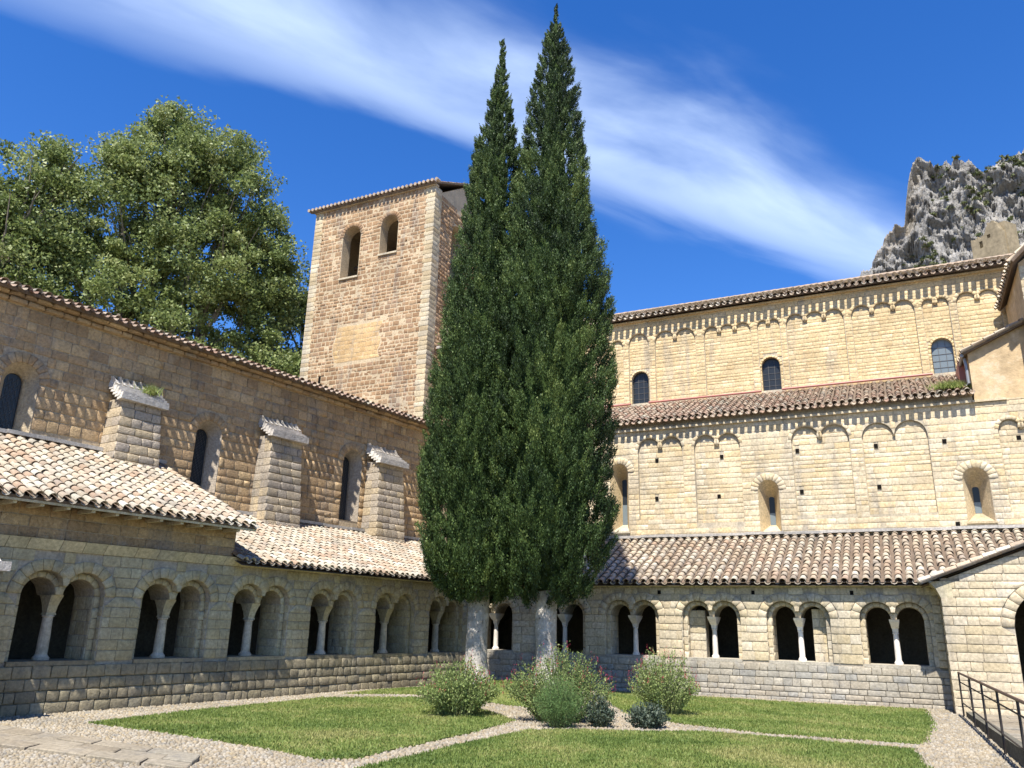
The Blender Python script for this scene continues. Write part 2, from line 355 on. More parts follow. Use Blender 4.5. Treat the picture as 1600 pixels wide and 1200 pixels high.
def put_quads(fr, v, quads, mat, parent, nmax, depth, rough, rr, name='stone'):
    items = []
    for q in quads:
        uc = (q[0]+q[1]+q[2]+q[3])/4; zc = (q[4]+q[5])/2
        items.append((weight(fr.P(uc, v, zc), ((q[1]-q[0])+(q[3]-q[2]))/2*(q[5]-q[4])), uc, zc, q))
    items.sort(key=lambda t: -t[0])
    JV, JQ, JT, TQ, TT = [], [], [], [], []; nb = 0
    for k, (wt, uc, zc, q) in enumerate(items):
        US = ROUGH if rough > .0075 else FLAT; vi = rr.randrange(len(US)); V, Q, T = US[vi]; pr = rr.uniform(-rough, rough)
        rect = abs(q[0]-q[2]) < .005 and abs(q[1]-q[3]) < .005
        if k < nmax and rect:
            key = (vi, mat.name, US is ROUGH)
            if key not in UCACHE: UCACHE[key] = np_mesh('stone', V, [Q, T], mat)
            o = bpy.data.objects.new(name, UCACHE[key])
            S = Matrix.Diagonal((q[1]-q[0], depth, q[5]-q[4], 1))
            link(o, parent, fr.M(uc, v+pr, zc) @ S); continue
        tz = V[:, 2]+.5; x0 = q[0]+(q[1]-q[0])*(V[:, 0]+.5); x1 = q[2]+(q[3]-q[2])*(V[:, 0]+.5)
        A = np.stack([x0*(1-tz)+x1*tz-uc, V[:, 1]*depth, V[:, 2]*(q[5]-q[4])], 1)
        if k < nmax:
            o = bpy.data.objects.new(name, np_mesh('stone', A, [Q, T], mat)); link(o, parent, fr.M(uc, v+pr, zc))
        else:
            W = fr.arr(A) + fr.P(uc, v+pr, zc); JV.append(W)
            JQ.append(np.array(Q)+nb); JT.append(np.array(T)+nb); nb += len(W); tn = rr.random()
            TQ += [tn]*len(Q); TT += [tn]*len(T)
    if JV:
        me = np_mesh('stones', np.concatenate(JV), [np.concatenate(JQ), np.concatenate(JT)], mat, TQ+TT)
        o = bpy.data.objects.new(name, me); link(o, parent); tag(o, kind='stuff')
def arch_top(centers, r, spring, lo=None, hi=None):
    """height of an opening's head over u; -inf outside"""
    def f(u):
        u = np.asarray(u, float); t = np.full(u.shape, -1e9)
        for c in centers:
            d = r*r-(u-c)**2; t = np.where(d > 0, np.maximum(t, spring+np.sqrt(np.maximum(d, 0))), t)
        if lo is not None: t = np.where((u >= lo) & (u <= hi) & (t < spring), spring, t)
        return t
    return f
class Op:       # an opening: from zb up to top(u), between l and r
    def __init__(s, l, r, zb, top): s.l, s.r, s.zb, s.top = l, r, zb, top
    def has(s, u, z): return (u > s.l) & (u < s.r) & (z > s.zb) & (z < s.top(u))
def solid_of(ops):
    def f(u, z):
        b = np.ones(len(u), bool)
        for o in ops: b &= ~o.has(u, z)
        return b
    return f
def pierced(mb, fr, v0, v1, u0, u1, z0, z1, ops, step=.05, back=True, ztop=None, reveal=True):
    br = {u0, u1}
    for o in ops:
        n = max(1, int(round((o.r-o.l)/step)))
        for i in range(n+1): br.add(o.l+(o.r-o.l)*i/n)
    us = sorted(b for b in br if u0-1e-6 <= b <= u1+1e-6)
    zt = ztop or (lambda u: z1)
    for a, b in zip(us, us[1:]):
        if b-a < 1e-5: continue
        m = (a+b)/2; here = sorted([o for o in ops if o.l < m < o.r], key=lambda o: o.zb)
        prev = (z0, z0)
        eps = 1e-4
        for o in here:
            ta, tb = float(o.top(np.array([a+eps]))[0]), float(o.top(np.array([b-eps]))[0])
            if ta < o.zb: ta = o.zb
            if tb < o.zb: tb = o.zb
            for v in ((v0, v1) if back else (v0,)):
                mb.poly([fr.P(a, v, prev[0]), fr.P(b, v, prev[1]), fr.P(b, v, o.zb), fr.P(a, v, o.zb)])
            if reveal:
                mb.poly([fr.P(a, v0, o.zb), fr.P(b, v0, o.zb), fr.P(b, v1, o.zb), fr.P(a, v1, o.zb)])
                mb.poly([fr.P(a, v0, ta), fr.P(b, v0, tb), fr.P(b, v1, tb), fr.P(a, v1, ta)])
                if abs(a-o.l) < 1e-5: mb.poly([fr.P(a, v0, o.zb), fr.P(a, v1, o.zb), fr.P(a, v1, ta), fr.P(a, v0, ta)])
                if abs(b-o.r) < 1e-5: mb.poly([fr.P(b, v0, o.zb), fr.P(b, v1, o.zb), fr.P(b, v1, tb), fr.P(b, v0, tb)])
            prev = (ta, tb)
        for v in ((v0, v1) if back else (v0,)):
            mb.poly([fr.P(a, v, prev[0]), fr.P(b, v, prev[1]), fr.P(b, v, zt(b)), fr.P(a, v, zt(a))])
    if back:
        mb.poly([fr.P(u0, v0, z0), fr.P(u0, v1, z0), fr.P(u0, v1, zt(u0)), fr.P(u0, v0, zt(u0))])
        mb.poly([fr.P(u1, v0, z0), fr.P(u1, v1, z0), fr.P(u1, v1, zt(u1)), fr.P(u1, v0, zt(u1))])
        mb.poly([fr.P(u0, v0, zt(u0)), fr.P(u1, v0, zt(u1)), fr.P(u1, v1, zt(u1)), fr.P(u0, v1, zt(u0))])
WC = {}
def ring(fr, v, cu, cz, r0, r1, n, mat, parent, depth=.06, keep=None, a0=0, a1=180, joined=None, name='voussoir', tonerand=random):
    """an arch ring of n wedge stones about (cu, cz)"""
    da = R((a1-a0)/n); key = (r0, r1, round(da, 5), depth, mat.name)
    if key not in WC:
        g = .008; V = []
        for y, ins in ((depth, 0), (.012, 0), (0, .01)):
            for rr_, s in ((r0, -1), (r0, 0), (r0, 1), (r1, 1), (r1, 0), (r1, -1)):
                q = rr_ + (ins if rr_ == r0 else -ins); t = s*(da/2 - (g/2+ins)/rr_)
                V.append((q*math.sin(t), y, q*math.cos(t)))
        Q = [(a*6+i, a*6+(i+1) % 6, (a+1)*6+(i+1) % 6, (a+1)*6+i) for a in (0, 1) for i in range(6)] + [(12, 13, 16, 17), (13, 14, 15, 16)]
        WC[key] = (np.array(V), Q, np_mesh('voussoir', V, [Q], mat))
    V, Q, me = WC[key]
    for k in range(n):
        t = R(a0)+da*(k+.5)              # angle from +u axis
        mu = cu+(r0+r1)/2*math.cos(t)
        if keep and not keep(mu): continue
        rot = Matrix.Rotation(math.pi/2-t, 4, 'Y')
        mt = fr.M(cu, v, cz) @ rot
        if joined is not None:
            A = np.array(mt)[:3, :3] @ V.T; joined.append((A.T+np.array(mt)[:3, 3], Q, tonerand.random()))
        else:
            o = bpy.data.objects.new(name, me); link(o, parent, mt)
def flush_join(joined, mat, parent, name):
    if not joined: return
    V, Q, T, nb = [], [], [], 0
    for a, q, t in joined:
        V.append(a); Q.append(np.array(q)+nb); nb += len(a); T += [t]*len(q)
    o = bpy.data.objects.new(name, np_mesh(name, np.concatenate(V), [np.concatenate(Q)], mat, T)); link(o, parent); tag(o, kind='stuff')

# ------------------------------------------------------------------ clay tiles
def tile_unit(r0, r1, ln, th=.014, n=6, flip=False):
    V, Q = [], []
    for y, r in ((0, r0), (ln, r1)):
        for rad in (r, r-th):
            for i in range(n+1):
                t = math.pi*i/n; z = rad*math.sin(t)*.92
                V.append((rad*math.cos(t), y, -z if flip else z))
    k = n+1
    for i in range(n):
        Q += [(i, i+1, 2*k+i+1, 2*k+i), (k+i, k+i+1, 3*k+i+1, 3*k+i), (i, i+1, k+i+1, k+i)]
    return np.array(V), Q
TC = {}
def tiled_roof(fr, parent, mat, u0, u1, ve, ze, vt, zt, pitch=.28, course=.33, nmax=300, chan_out=0.0, clip=None, seed=1, flip_end=False, thick=.10, deck=True, rough=.01, rows=None):
    """courses of cover tiles climbing from the eave (ve, ze) to the top (vt, zt); channels lie between them"""
    rr = random.Random(seed)
    L_ = math.hypot(ve-vt, zt-ze); cs, sn = (ve-vt)/L_, (zt-ze)/L_
    Y = -fr.V*cs + np.array((0, 0, sn)); Z = fr.V*sn + np.array((0, 0, cs)); U = fr.U
    pr = pitch; r0, r1 = pr*.36, pr*.29
    if mat.name+str(pr) not in TC:
        V, Q = tile_unit(r0, r1, course*1.28); V2, Q2 = tile_unit(pr*.33, pr*.29, course*1.28, n=4, flip=True)
        TC[mat.name+str(pr)] = (V, Q, np_mesh('tile', V, [Q], mat), V2, Q2)
    V, Q, me, V2, Q2 = TC[mat.name+str(pr)]
    nc = int((u1-u0)/pr); nr = int(L_/course)+1; items = []; chans = []
    for c in range(nc+1):
        for r_ in range(nr if rows is None else min(rows, nr)):
            s = r_*course
            if s > L_-course*.5: continue
            for kind in (0, 1):
                u = u0+(c+.5*kind)*pr + rr.uniform(-rough, rough)*1.4; s2 = s + rr.gauss(0, rough)*1.6
                if kind == 1 and r_ == 0 and chan_out: s2 = s-chan_out
                v = ve-(s+course*.5)*cs
                if clip and not clip(u, v): continue
                yaw = rr.gauss(0, .035); tilt = -.045
                up = Z*(.045+rr.uniform(-.004, .004) if kind == 0 else .035)
                p = fr.P(u, 0, 0) + fr.V*(ve-s2*cs) + np.array((0, 0, ze+s2*sn)) + up
                y_ = Y*math.cos(tilt)+Z*math.sin(tilt); z_ = -Y*math.sin(tilt)+Z*math.cos(tilt)
                x_ = U*math.cos(yaw)+y_*math.sin(yaw); y_ = y_*math.cos(yaw)-U*math.sin(yaw)
                mt = np.eye(4); mt[:3, 0], mt[:3, 1], mt[:3, 2], mt[:3, 3] = x_, y_, z_, p
                if kind == 0: items.append((weight(p, .05), mt))
                else:
                    chans.append(mt)
                    if r_ == 0 and chan_out:
                        m2 = mt.copy(); m2[:3, 3] = p + Y*chan_out; chans.append(m2)
    items.sort(key=lambda t: -t[0])
    dk = None
    if deck:
        mb = MB()
        a, b = u0-pr*.2, u1+pr*.2
        q = [fr.P(a, ve-.04*cs, ze-.0), fr.P(b, ve-.04*cs, ze), fr.P(b, vt, zt+.04*sn), fr.P(a, vt, zt+.04*sn)]
        if clip is None:
            mb.box8([p-Z*thick for p in q]+[p+Z*.0 for p in q]); 
        else:
            n = int((b-a)/.25)+1; m_ = int(L_/.25)+1
            for i in range(n):
                for j in range(m_):
                    ua, ub = a+(b-a)*i/n, a+(b-a)*(i+1)/n; sa, sb = L_*j/m_, L_*(j+1)/m_
                    if not clip((ua+ub)/2, ve-(sa+sb)/2*cs): continue
                    g = [fr.P(x, ve-s*cs, ze+s*sn) for x, s in ((ua, sa), (ub, sa), (ub, sb), (ua, sb))]
                    mb.poly(g); mb.poly([p-Z*thick for p in g])
        dk = mb.build('roof', M['deck'], parent)
    else: dk = parent
    for k, (w, mt) in enumerate(items[:nmax]):
        o = bpy.data.objects.new('tile', me); link(o, dk, Matrix(mt.tolist()))
    def joinm(ms, V, Q, nm):
        if not ms: return
        A = np.stack(ms); W = np.einsum('nij,kj->nki', A[:, :3, :3], V) + A[:, None, :3, 3]
        Qn = (np.array(Q)[None]+np.arange(len(ms))[:, None, None]*len(V)).reshape(-1, 4)
        tn = np.repeat(RNG.random(len(ms)), len(Q))
        o = bpy.data.objects.new(nm, np_mesh(nm, W.reshape(-1, 3), [Qn], mat, tn)); link(o, dk); tag(o, kind='stuff')
    joinm([m for _, m in items[nmax:]], V, Q, 'tile'); joinm(chans, V2, Q2, 'channel_tile')
    return dk

# ------------------------------------------------------------------ ground, paths, lawns
def gz(x, y): return .46*np.exp(-((np.asarray(x)-.2)**2/9.5+(np.asarray(y)-23.8)**2/4.2))
def sheet(name, x0, x1, y0, y1, n, m, m_, dz=0):
    xs, ys = np.linspace(x0, x1, n), np.linspace(y0, y1, m); X, Y = np.meshgrid(xs, ys)
    V = np.stack([X, Y, gz(X, Y)+dz], -1).reshape(-1, 3)
    i = np.arange(n*m).reshape(m, n); F = np.stack([i[:-1, :-1], i[:-1, 1:], i[1:, 1:], i[1:, :-1]], -1).reshape(-1, 4)
    o = bpy.data.objects.new(name, np_mesh(name, V, F, m_)); return link(o)
gb = MB(); gb.poly([(-900, -900, -.3), (900, -900, -.3), (900, 1200, -.3), (-900, 1200, -.3)])
tag(gb.build('terrain', M['earth']), 'dry earth stretching out round the abbey', None, None, 'structure')
tag(sheet('ground', -26, 26, -14, 42, 105, 113, M['earth']), 'pale dusty earth between the cobbles of the courtyard', None, None, 'structure')
LAWNS = {
 'a': ([(-7.94, 16.57), (-6.93, 19.02), (-4.84, 22.6), (-3.6, 22.5), (-2.48, 22.2), (-1.43, 21.5), (-.3, 20.0), (.17, 18.5), (-.75, 16.2), (-1.90, 13.95), (-2.2, 13.2), (-2.75, 13.06), (-3.84, 14.0), (-5.9, 15.4)], 'pointed lawn panel at left beside the cobbles and shaded gallery'),
 'b': ([(-4.37, 23.8), (-3.3, 25.6), (-2.2, 27.4), (-1.4, 28.5), (1.8, 27.3), (2.1, 24), (1.6, 21.8), (.6, 21.0), (0.1, 21.2), (-1.48, 22.2), (-3.31, 23.2)], 'grass under the cypresses in the far corner of the court'),
 'c': ([(3.2, 27.0), (5.60, 26.2), (9.6, 24.2), (11.55, 23.5), (10, 20), (7.9, 16.3), (5.28, 17.5), (3.9, 18.8), (3.0, 20.4), (2.7, 22.5)], 'sunlit lawn panel in front of the right gallery'),
 'd': ([(-1.6, 13.0), (-.6, 15.0), (.53, 16.95), (1.6, 17.2), (2.68, 17.1), (4.06, 17.3), (5.8, 16.4), (7.3, 15.45), (6.6, 13.6), (5.2, 10.5), (-1.2, 10.5), (-2.0, 12.2)], 'nearest lawn panel in front of the flowering bushes')}
def inpoly(P, poly):
    x, y = P[:, 0], P[:, 1]; c = np.zeros(len(P), bool); n = len(poly)
    for i in range(n):
        (x1, y1), (x2, y2) = poly[i], poly[(i+1) % n]
        c ^= ((y1 > y) != (y2 > y)) & (x < (x2-x1)*(y-y1)/((y2-y1) or 1e-9)+x1)
    return c
def wob(poly, amp=.05):
    out = []
    n = len(poly)
    for i in range(n):
        a, b = np.array(poly[i]), np.array(poly[(i+1) % n]); k = max(1, int(np.linalg.norm(b-a)/.25))
        for j in range(k):
            p = a+(b-a)*j/k; out.append((p[0]+amp*mnoise.noise(Vector((p[0]*2, p[1]*2, 3))), p[1]+amp*mnoise.noise(Vector((p[0]*2, p[1]*2, 9)))))
    return out
gm = piece_mat('lawn_turf', [(.150, .185, .050)], grain=(6, .22), stain=[(1.1, .50, .6, (.24, .235, .075)), (2.3, .60, .5, (.30, .25, .11))], bump=(60, 1))
gl = leaf_mat('grass_blade', [(.11, .165, .035), (.20, .255, .062), (.32, .31, .11)], .3)
for k, (poly, lab) in LAWNS.items():
    wp = wob(poly); wa = np.array(wp)
    (xa, ya), (xb, yb) = wa.min(0), wa.max(0); st = .22
    nx, ny = int((xb-xa)/st)+1, int((yb-ya)/st)+1
    mb = MB()
    bm_pts = wp
    import bmesh
    bm = bmesh.new(); vs_ = [bm.verts.new((x, y, 0)) for x, y in wp]; bm.faces.new(vs_)
    for axis, lo_, hi_ in ((0, xa, xb), (1, ya, yb)):
        t = lo_+.6
        while t < hi_:
            co = (t, 0, 0) if axis == 0 else (0, t, 0); no = (1, 0, 0) if axis == 0 else (0, 1, 0)
            bmesh.ops.bisect_plane(bm, geom=bm.verts[:]+bm.edges[:]+bm.faces[:], plane_co=co, plane_no=no); t += .6
    for v in bm.verts: v.co.z = float(gz(v.co.x, v.co.y))+.035
    ext = bmesh.ops.extrude_face_region(bm, geom=bm.faces[:])
    for e_ in ext['geom']:
        if isinstance(e_, bmesh.types.BMVert): e_.co.z -= .06
    me = bpy.data.meshes.new('lawn'); bm.to_mesh(me); bm.free(); me.materials.append(gm)
    o = link(bpy.data.objects.new('lawn', me)); tag(o, lab, None, None, 'structure')
    LAWNS[k] = (wp, lab)
    area = (xb-xa)*(yb-ya); dens = {'a': 1300, 'b': 700, 'c': 900, 'd': 1900}[k]
    P = RNG.random((int(area*dens), 2))*(wa.max(0)-wa.min(0)+.1)+wa.min(0)-.05; P = P[inpoly(P, wp)]
    rim = np.array(wp)[RNG.integers(0, len(wp), 2600)]+RNG.normal(0, .05, (2600, 2)); P = np.concatenate([P, rim])
    n = len(P); ang = RNG.random(n)*6.28; h = .025+.03*RNG.random(n); w = .010+.008*RNG.random(n)
    pn = np.array([mnoise.noise(Vector((x*.8, y*.8, 0)))+.6*mnoise.noise(Vector((x*2.6, y*2.6, 5))) for x, y in P])
    lean = (RNG.random((n, 2))-.5)*.05
    z0 = gz(P[:, 0], P[:, 1])+.03
    dx, dy = np.cos(ang)*w, np.sin(ang)*w
    V = np.stack([np.stack([P[:, 0]-dx, P[:, 1]-dy, z0], 1), np.stack([P[:, 0]+dx, P[:, 1]+dy, z0], 1),
                  np.stack([P[:, 0]+lean[:, 0], P[:, 1]+lean[:, 1], z0+h], 1)], 1).reshape(-1, 3)
    pn2 = np.array([mnoise.noise(Vector((x*.35+7, y*.35, 2))) for x, y in P])
    tone = np.clip(.50+pn*.6+pn2*.55+RNG.normal(0, .18, n), 0, 1)
    o = bpy.data.objects.new('grass', np_mesh('grass', V, np.arange(3*n).reshape(-1, 3), gl, tone)); link(o)
    tag(o, 'short mown grass blades on the ' + {'a': 'left lawn', 'b': 'lawn under the cypresses', 'c': 'lawn by the right gallery', 'd': 'nearest lawn'}[k], 'grass', None, 'stuff')
# flagstones at the near left
SA0, SA1, SB0, SB1 = np.array((-10.2, 16.25)), np.array((-4.5, 12.95)), np.array((-10.4, 14.7)), np.array((-4.3, 11.9))
slabs = []
pv = MB(); pv.box8([(-10.3, 14.72, .0), (-4.35, 11.95, .0), (-4.55, 12.9, .0), (-10.1, 16.1, .0), (-10.3, 14.72, .02), (-4.35, 11.95, .02), (-4.55, 12.9, .02), (-10.1, 16.1, .02)])
walkway = tag(pv.build('stone_walkway', M['earth']), 'strip of worn brown flagstones across the cobbles at near left', None, None, 'structure')
rr = random.Random(5)
for row in range(3):
    ts = [0]
    while ts[-1] < .97: ts.append(min(1, ts[-1]+rr.uniform(.09, .2)))
    if 1-ts[-2] < .05: ts.pop(-2)
    for a, b in zip(ts, ts[1:]):
        c = []
        for t, r_ in ((a, row), (b, row), (b, row+1), (a, row+1)):
            p = (SB0+(SB1-SB0)*t)*(1-r_/3)+(SA0+(SA1-SA0)*t)*(r_/3); c.append(p)
        m_ = sum(c)/4; c = [m_+(p-m_)*.965+np.array((rr.uniform(-.02, .02), rr.uniform(-.02, .02))) for p in c]
        hz = .05+rr.uniform(0, .025); mb = MB()
        ci = [m_+(p-m_)*.95 for p in c]; i = 0
        mb.v = [(*p, .0) for p in c]+[(*p, hz-.012) for p in c]+[(*p, hz) for p in ci]
        mb.f = [(j+4*k_, (j+1) % 4+4*k_, (j+1) % 4+4+4*k_, j+4+4*k_) for k_ in (0, 1) for j in range(4)]+[(8, 9, 10, 11)]
        mb.build('flagstone', M['slab'], walkway); slabs.append([tuple(p) for p in c])
# cobbles: everything in sight that is neither lawn nor flagstone
def cobbles():
    s = .078; gx, gy = np.meshgrid(np.arange(-11, 12.6, s), np.arange(10.2, 30, s)); P = np.stack([gx.ravel(), gy.ravel()], 1)
    P += RNG.uniform(-.03, .03, P.shape)
    q = P-COR[:2]; inside = (q@FL.V[:2] > .0) & (q@FR.V[:2] > .0)
    inside &= ~((q@FR.U[:2] > 15.15) & (q@FR.V[:2] < 1.4))
    for k, (p, _) in LAWNS.items(): inside &= ~inpoly(P, p)
    for sl in slabs: inside &= ~inpoly(P, sl)
    az = np.degrees(np.arctan2(P[:, 0], P[:, 1])); inside &= (az > -36) & (az < 36)
    P = P[inside]; n = len(P)
    a = RNG.random(n)*3.14; L_ = .034+.018*RNG.random(n); W_ = .026+.012*RNG.random(n); H = .018+.022*RNG.random(n)
    m = 5; vs = []
    z0 = gz(P[:, 0], P[:, 1])
    for kz, sc_ in ((0, 1.0), (.7, .72)):
        for i in range(m):
            t = 2*math.pi*i/m; x, y = np.cos(t)*L_*sc_, np.sin(t)*W_*sc_
            vs.append(np.stack([P[:, 0]+x*np.cos(a)-y*np.sin(a), P[:, 1]+x*np.sin(a)+y*np.cos(a), z0+H*kz*(1 if kz else 0)-(.002 if not kz else 0)], 1))
    vs.append(np.stack([P[:, 0], P[:, 1], z0+H], 1))
    V = np.stack(vs, 1); nv_ = 2*m+1
    Q = np.array([(i, (i+1) % m, m+(i+1) % m, m+i) for i in range(m)]); T = np.array([(m+i, m+(i+1) % m, 2*m) for i in range(m)])
    off = (np.arange(n)*nv_)[:, None, None]
    tn = RNG.random(n)
    me = np_mesh('cobbles', V.reshape(-1, 3), [(Q[None]+off).reshape(-1, 4), (T[None]+off).reshape(-1, 3)], M['pebble'], np.concatenate([np.repeat(tn, m), np.repeat(tn, m)]))
    tag(link(bpy.data.objects.new('cobbles', me)), 'pale rounded pebbles set as paving round and between the lawns', 'cobbles', None, 'stuff')
cobbles()

# ------------------------------------------------------------------ cloister galleries
PL_C = [-17.97, -15.27, -12.49, -9.90, -7.20, -4.50, -1.85]
PR_C = [.50, 3.25, 5.86, 8.54, 11.22, 13.93]
def gallery(fr, centers, u0, u1, sill, mats, thing_, colmat, seed, low_h, shift=None, capbig=True, thick=1.05, wh=3.56, raised=None, voidmat=None):
    spring = 2.42; r, ri, half = .50, .36, .44
    outer, inner = [], []
    for c in centers:
        cs_ = [c-half, c+half]
        outer.append(Op(c-half-r, c+half+r, sill, arch_top(cs_, r, spring, c-half-r, c+half+r)))
        inner.append(Op(c-half-ri, c+half+ri, sill, arch_top(cs_, ri, spring-.002, c-half-ri, c+half+ri)))
    mb = MB(); vb = -.03
    pierced(mb, fr, vb, -.22, u0, u1, -.3, wh, outer, back=False)
    pierced(mb, fr, -.22, -thick, u0, u1, -.3, wh, inner, back=True)
    wall = mb.build('wall', mats['mortar'], thing_)
    rg = .245
    so = []
    for c in centers:
        cs_ = [c-half, c+half]
        so.append(Op(c-half-r-rg, c+half+r+rg, spring, arch_top(cs_, r+rg, spring)))
        so.append(Op(c-half-r, c+half+r, sill, lambda u, s=spring: np.full(np.shape(u), s+.001)))
    masonry(fr, 0, u0, u1, sill, wh-.22, .235, .42, solid_of(so), mats['stone'], wall, 300, depth=.06, seed=seed, gap=.014)
    # recessed inner order: jamb stones and rings
    joined = []
    for c in centers:
        for s in (-1, 1):
            cc = c+s*half; keep = (lambda mu, s=s, c=c: (mu-c)*s > -.02)
            ring(fr, 0.006+(.004 if s > 0 else 0), cc, spring, r, r+rg-.01, 9, mats['stone'], wall, keep=keep)
            ring(fr, -.19+(.004 if s > 0 else 0), cc, spring, ri, r-.015, 7, mats['stone'], wall, depth=.05, keep=None)
        # stones of the jambs: the side the camera sees
        side = 1 if fr is FL else -1
        uj = c+side*(half+ri)
        jf = Frame(fr.P(uj, -.22, 0), -fr.V, -fr.U*side)
        masonry(jf, .012, 0.0, thick-.24, sill+.01, spring, .24, .36, lambda u, z: np.ones(len(u), bool), mats['stone'], wall, 0, depth=.03, seed=seed+int(c*7), gap=.012)
        jf = Frame(fr.P(c+side*(half+r), -.03, 0), -fr.V, -fr.U*side)
        masonry(jf, .01, 0.0, .16, sill+.01, spring, .24, .5, lambda u, z: np.ones(len(u), bool), mats['stone'], wall, 0, depth=.03, seed=seed+3, gap=.012)
        fj = Frame(fr.P(0, -.19, 0), fr.U, fr.V)
        for s in (-1, 1):
            a_, b_ = sorted((c+s*(half+ri), c+s*(half+r)))
            masonry(fj, 0, a_, b_, sill, spring, .24, .5, lambda u, z: np.ones(len(u), bool), mats['stone'], wall, 0, depth=.03, seed=seed+5, gap=.01)
    for c in centers:
        jb = MB(); jb.box8([fr.P(c+a, v, z) for z, w in ((2.62, .05), (3.08, .15)) for a, v in ((-w, .004), (w, .004), (w, -.2), (-w, -.2))]); jb.build('springer', mats['stone'], wall)
    # sills
    for c in centers:
        sb = MB(); sb.box(fr, c-half-r+.01, c+half+r-.01, .035, -thick+.02, sill-.07, sill+.02); sb.build('sill', mats['low'], wall)
    # lower wall, a little proud of the arcade
    mb = MB(); mb.box(fr, u0, u1, .0, -.02, -.3, sill-.06)
    masonry(fr, .05, u0, u1, -.02, sill-.065, low_h, low_h*1.75, lambda u, z: np.ones(len(u), bool), mats['low'], wall, 300, depth=.07, rough=.010 if fr is FL else .006, seed=seed+9, gap=.013, name='base_stone', jit=.34)
    # columns
    for c in centers:
        cm = MB(); p = fr.P(c, -.50, sill+.02); rb = .118 if capbig else .085
        hc = 2.0-sill-.02 if capbig else 2.05-sill-.02
        cm.lathe(p, [(rb*1.45, 0), (rb*1.45, .05), (rb*1.15, .09), (rb*1.02, .12), (rb*.98, hc*.5), (rb*.86, hc-.05), (rb*1.05, hc-.04), (rb*1.05, hc-.01), (rb*.9, hc)], 14)
        co = cm.build('column', colmat, wall, smooth=False)
        z0 = sill+.02+hc; cap = MB()
        if capbig:
            lv = [(z0, .115, .115), (z0+.05, .095, .10), (z0+.20, .105, .14), (z0+.32, .12, .20), (spring, .135, .26)]
        else:
            lv = [(z0, .075, .075), (z0+.10, .085, .10), (z0+.16, .11, .15), (z0+.165, .10, .20), (spring-.08, .13, .34), (spring, .14, .40)]
        for (za, a, b), (zb_, a2, b2) in zip(lv, lv[1:]):
            cap.box8([fr.P(c+su*a, -.5+sv*b, za) for su, sv in ((-1, -1), (1, -1), (1, 1), (-1, 1))]+[fr.P(c+su*a2, -.5+sv*b2, zb_) for su, sv in ((-1, -1), (1, -1), (1, 1), (-1, 1))])
        cap.build('capital', mats['cap'], wall)
    return wall
def cornice(fr, u0, u1, z0, z1, out, mat, wall, seed, skip=None):
    rr = random.Random(seed); u = u0; n = 0
    while u < u1-.05:
        w = rr.uniform(.42, .75); b = min(u1, u+w)
        mb = MB(); g = .006
        mb.box8([fr.P(x, v, z) for x, v, z in ((u+g, .02, z0), (b-g, .02, z0), (b-g, -.3, z0), (u+g, -.3, z0), (u+g, out, z1), (b-g, out, z1), (b-g, -.3, z1), (u+g, -.3, z1))])
        mb.build('cornice_block', mat, wall); u = b

GL = thing('cloister_gallery', FL.P(-8, 0, 0), 'shaded cloister gallery on the left, dark grey base, pale tiles in two heights', 'gallery')
wl = gallery(FL, PL_C, -20.0, .0, 1.04, dict(mortar=M['mortar_g'], stone=M['gal_l'], low=M['low_l'], cap=M['gal_l']), GL, M['marble'], 11, .185)
cornice(FL, -20, .0, 3.34, 3.56, .16, M['cornice'], wl, 3)
GR = thing('cloister_gallery', FR.P(7.5, 0, 0), 'sunlit cloister gallery along the church foot with slender white columns', 'gallery')
wr = gallery(FR, PR_C, 0.0, 15.2, 1.12, dict(mortar=M['mortar_g'], stone=M['gal_r'], low=M['low_r'], cap=M['white_col']), GR, M['white_col'], 23, .20, capbig=False)
cornice(FR, 0, 15.2, 3.34, 3.54, .10, M['cornice'], wr, 4)
# low blocks standing in two of the bays, lit by the sun
for (a, b, lab, hz) in ((7.60, 8.26, 'yellowish masonry closing half of the left arch', 2.62), (11.60, 12.02, 'pale masonry narrowing the right arch', 2.7)):
    mb = MB(); mb.box(FR, a, b, -.50, -.9, 1.1, hz)
    ib = mb.build('infill', M['mortar_g'], wr, label=lab)
    masonry(FR, -.47, a, b, 1.12, hz, .24, .36, lambda u, z: np.ones(len(u), bool), M['gal_r'], wr, 60, depth=.05, seed=int(a*10), gap=.014, name='infill_stone')
# putlog holes above the arches
for u in (6.86, 9.93, 12.85):
    mb = MB(); mb.box(FR, u-.05, u+.05, .012, -.05, 3.12, 3.24); mb.build('putlog_hole', M['void'], wr)
# raised length of the left gallery
rw = MB(); rw.box(FL, -20, -11.02, -.03, -.6, 3.565, 4.62)
rwall = rw.build('upper_wall', M['wing_mortar'], GL)
masonry(FL, 0, -20, -11.0, 3.57, 4.60, .30, .55, lambda u, z: np.ones(len(u), bool), M['wing'], rwall, 60, depth=.06, rough=.008, seed=31, gap=.012)
jf = Frame(FL.P(-11.02, 0, 0), -FL.V, FL.U)
ew = MB(); ew.box(jf, .03, 4.0, .0, -.4, 3.4, 4.55); ew.build('end_wall', M['wing_mortar'], GL)
eg = MB(); eg.poly([jf.P(.03, .0, 4.5), jf.P(4.0, 0, 4.5), jf.P(4.0, 0, 6.25)]); eg.poly([jf.P(.03, -.4, 4.5), jf.P(4.0, -.4, 4.5), jf.P(4.0, -.4, 6.25)]); eg.build('end_gable', M['wing_mortar'], GL)
masonry(jf, .03, .02, 4.0, 3.57, 5.6, .30, .5, lambda u, z: z < 4.45+(u)*.42, M['wing'], rwall, 30, depth=.05, seed=33, gap=.012)
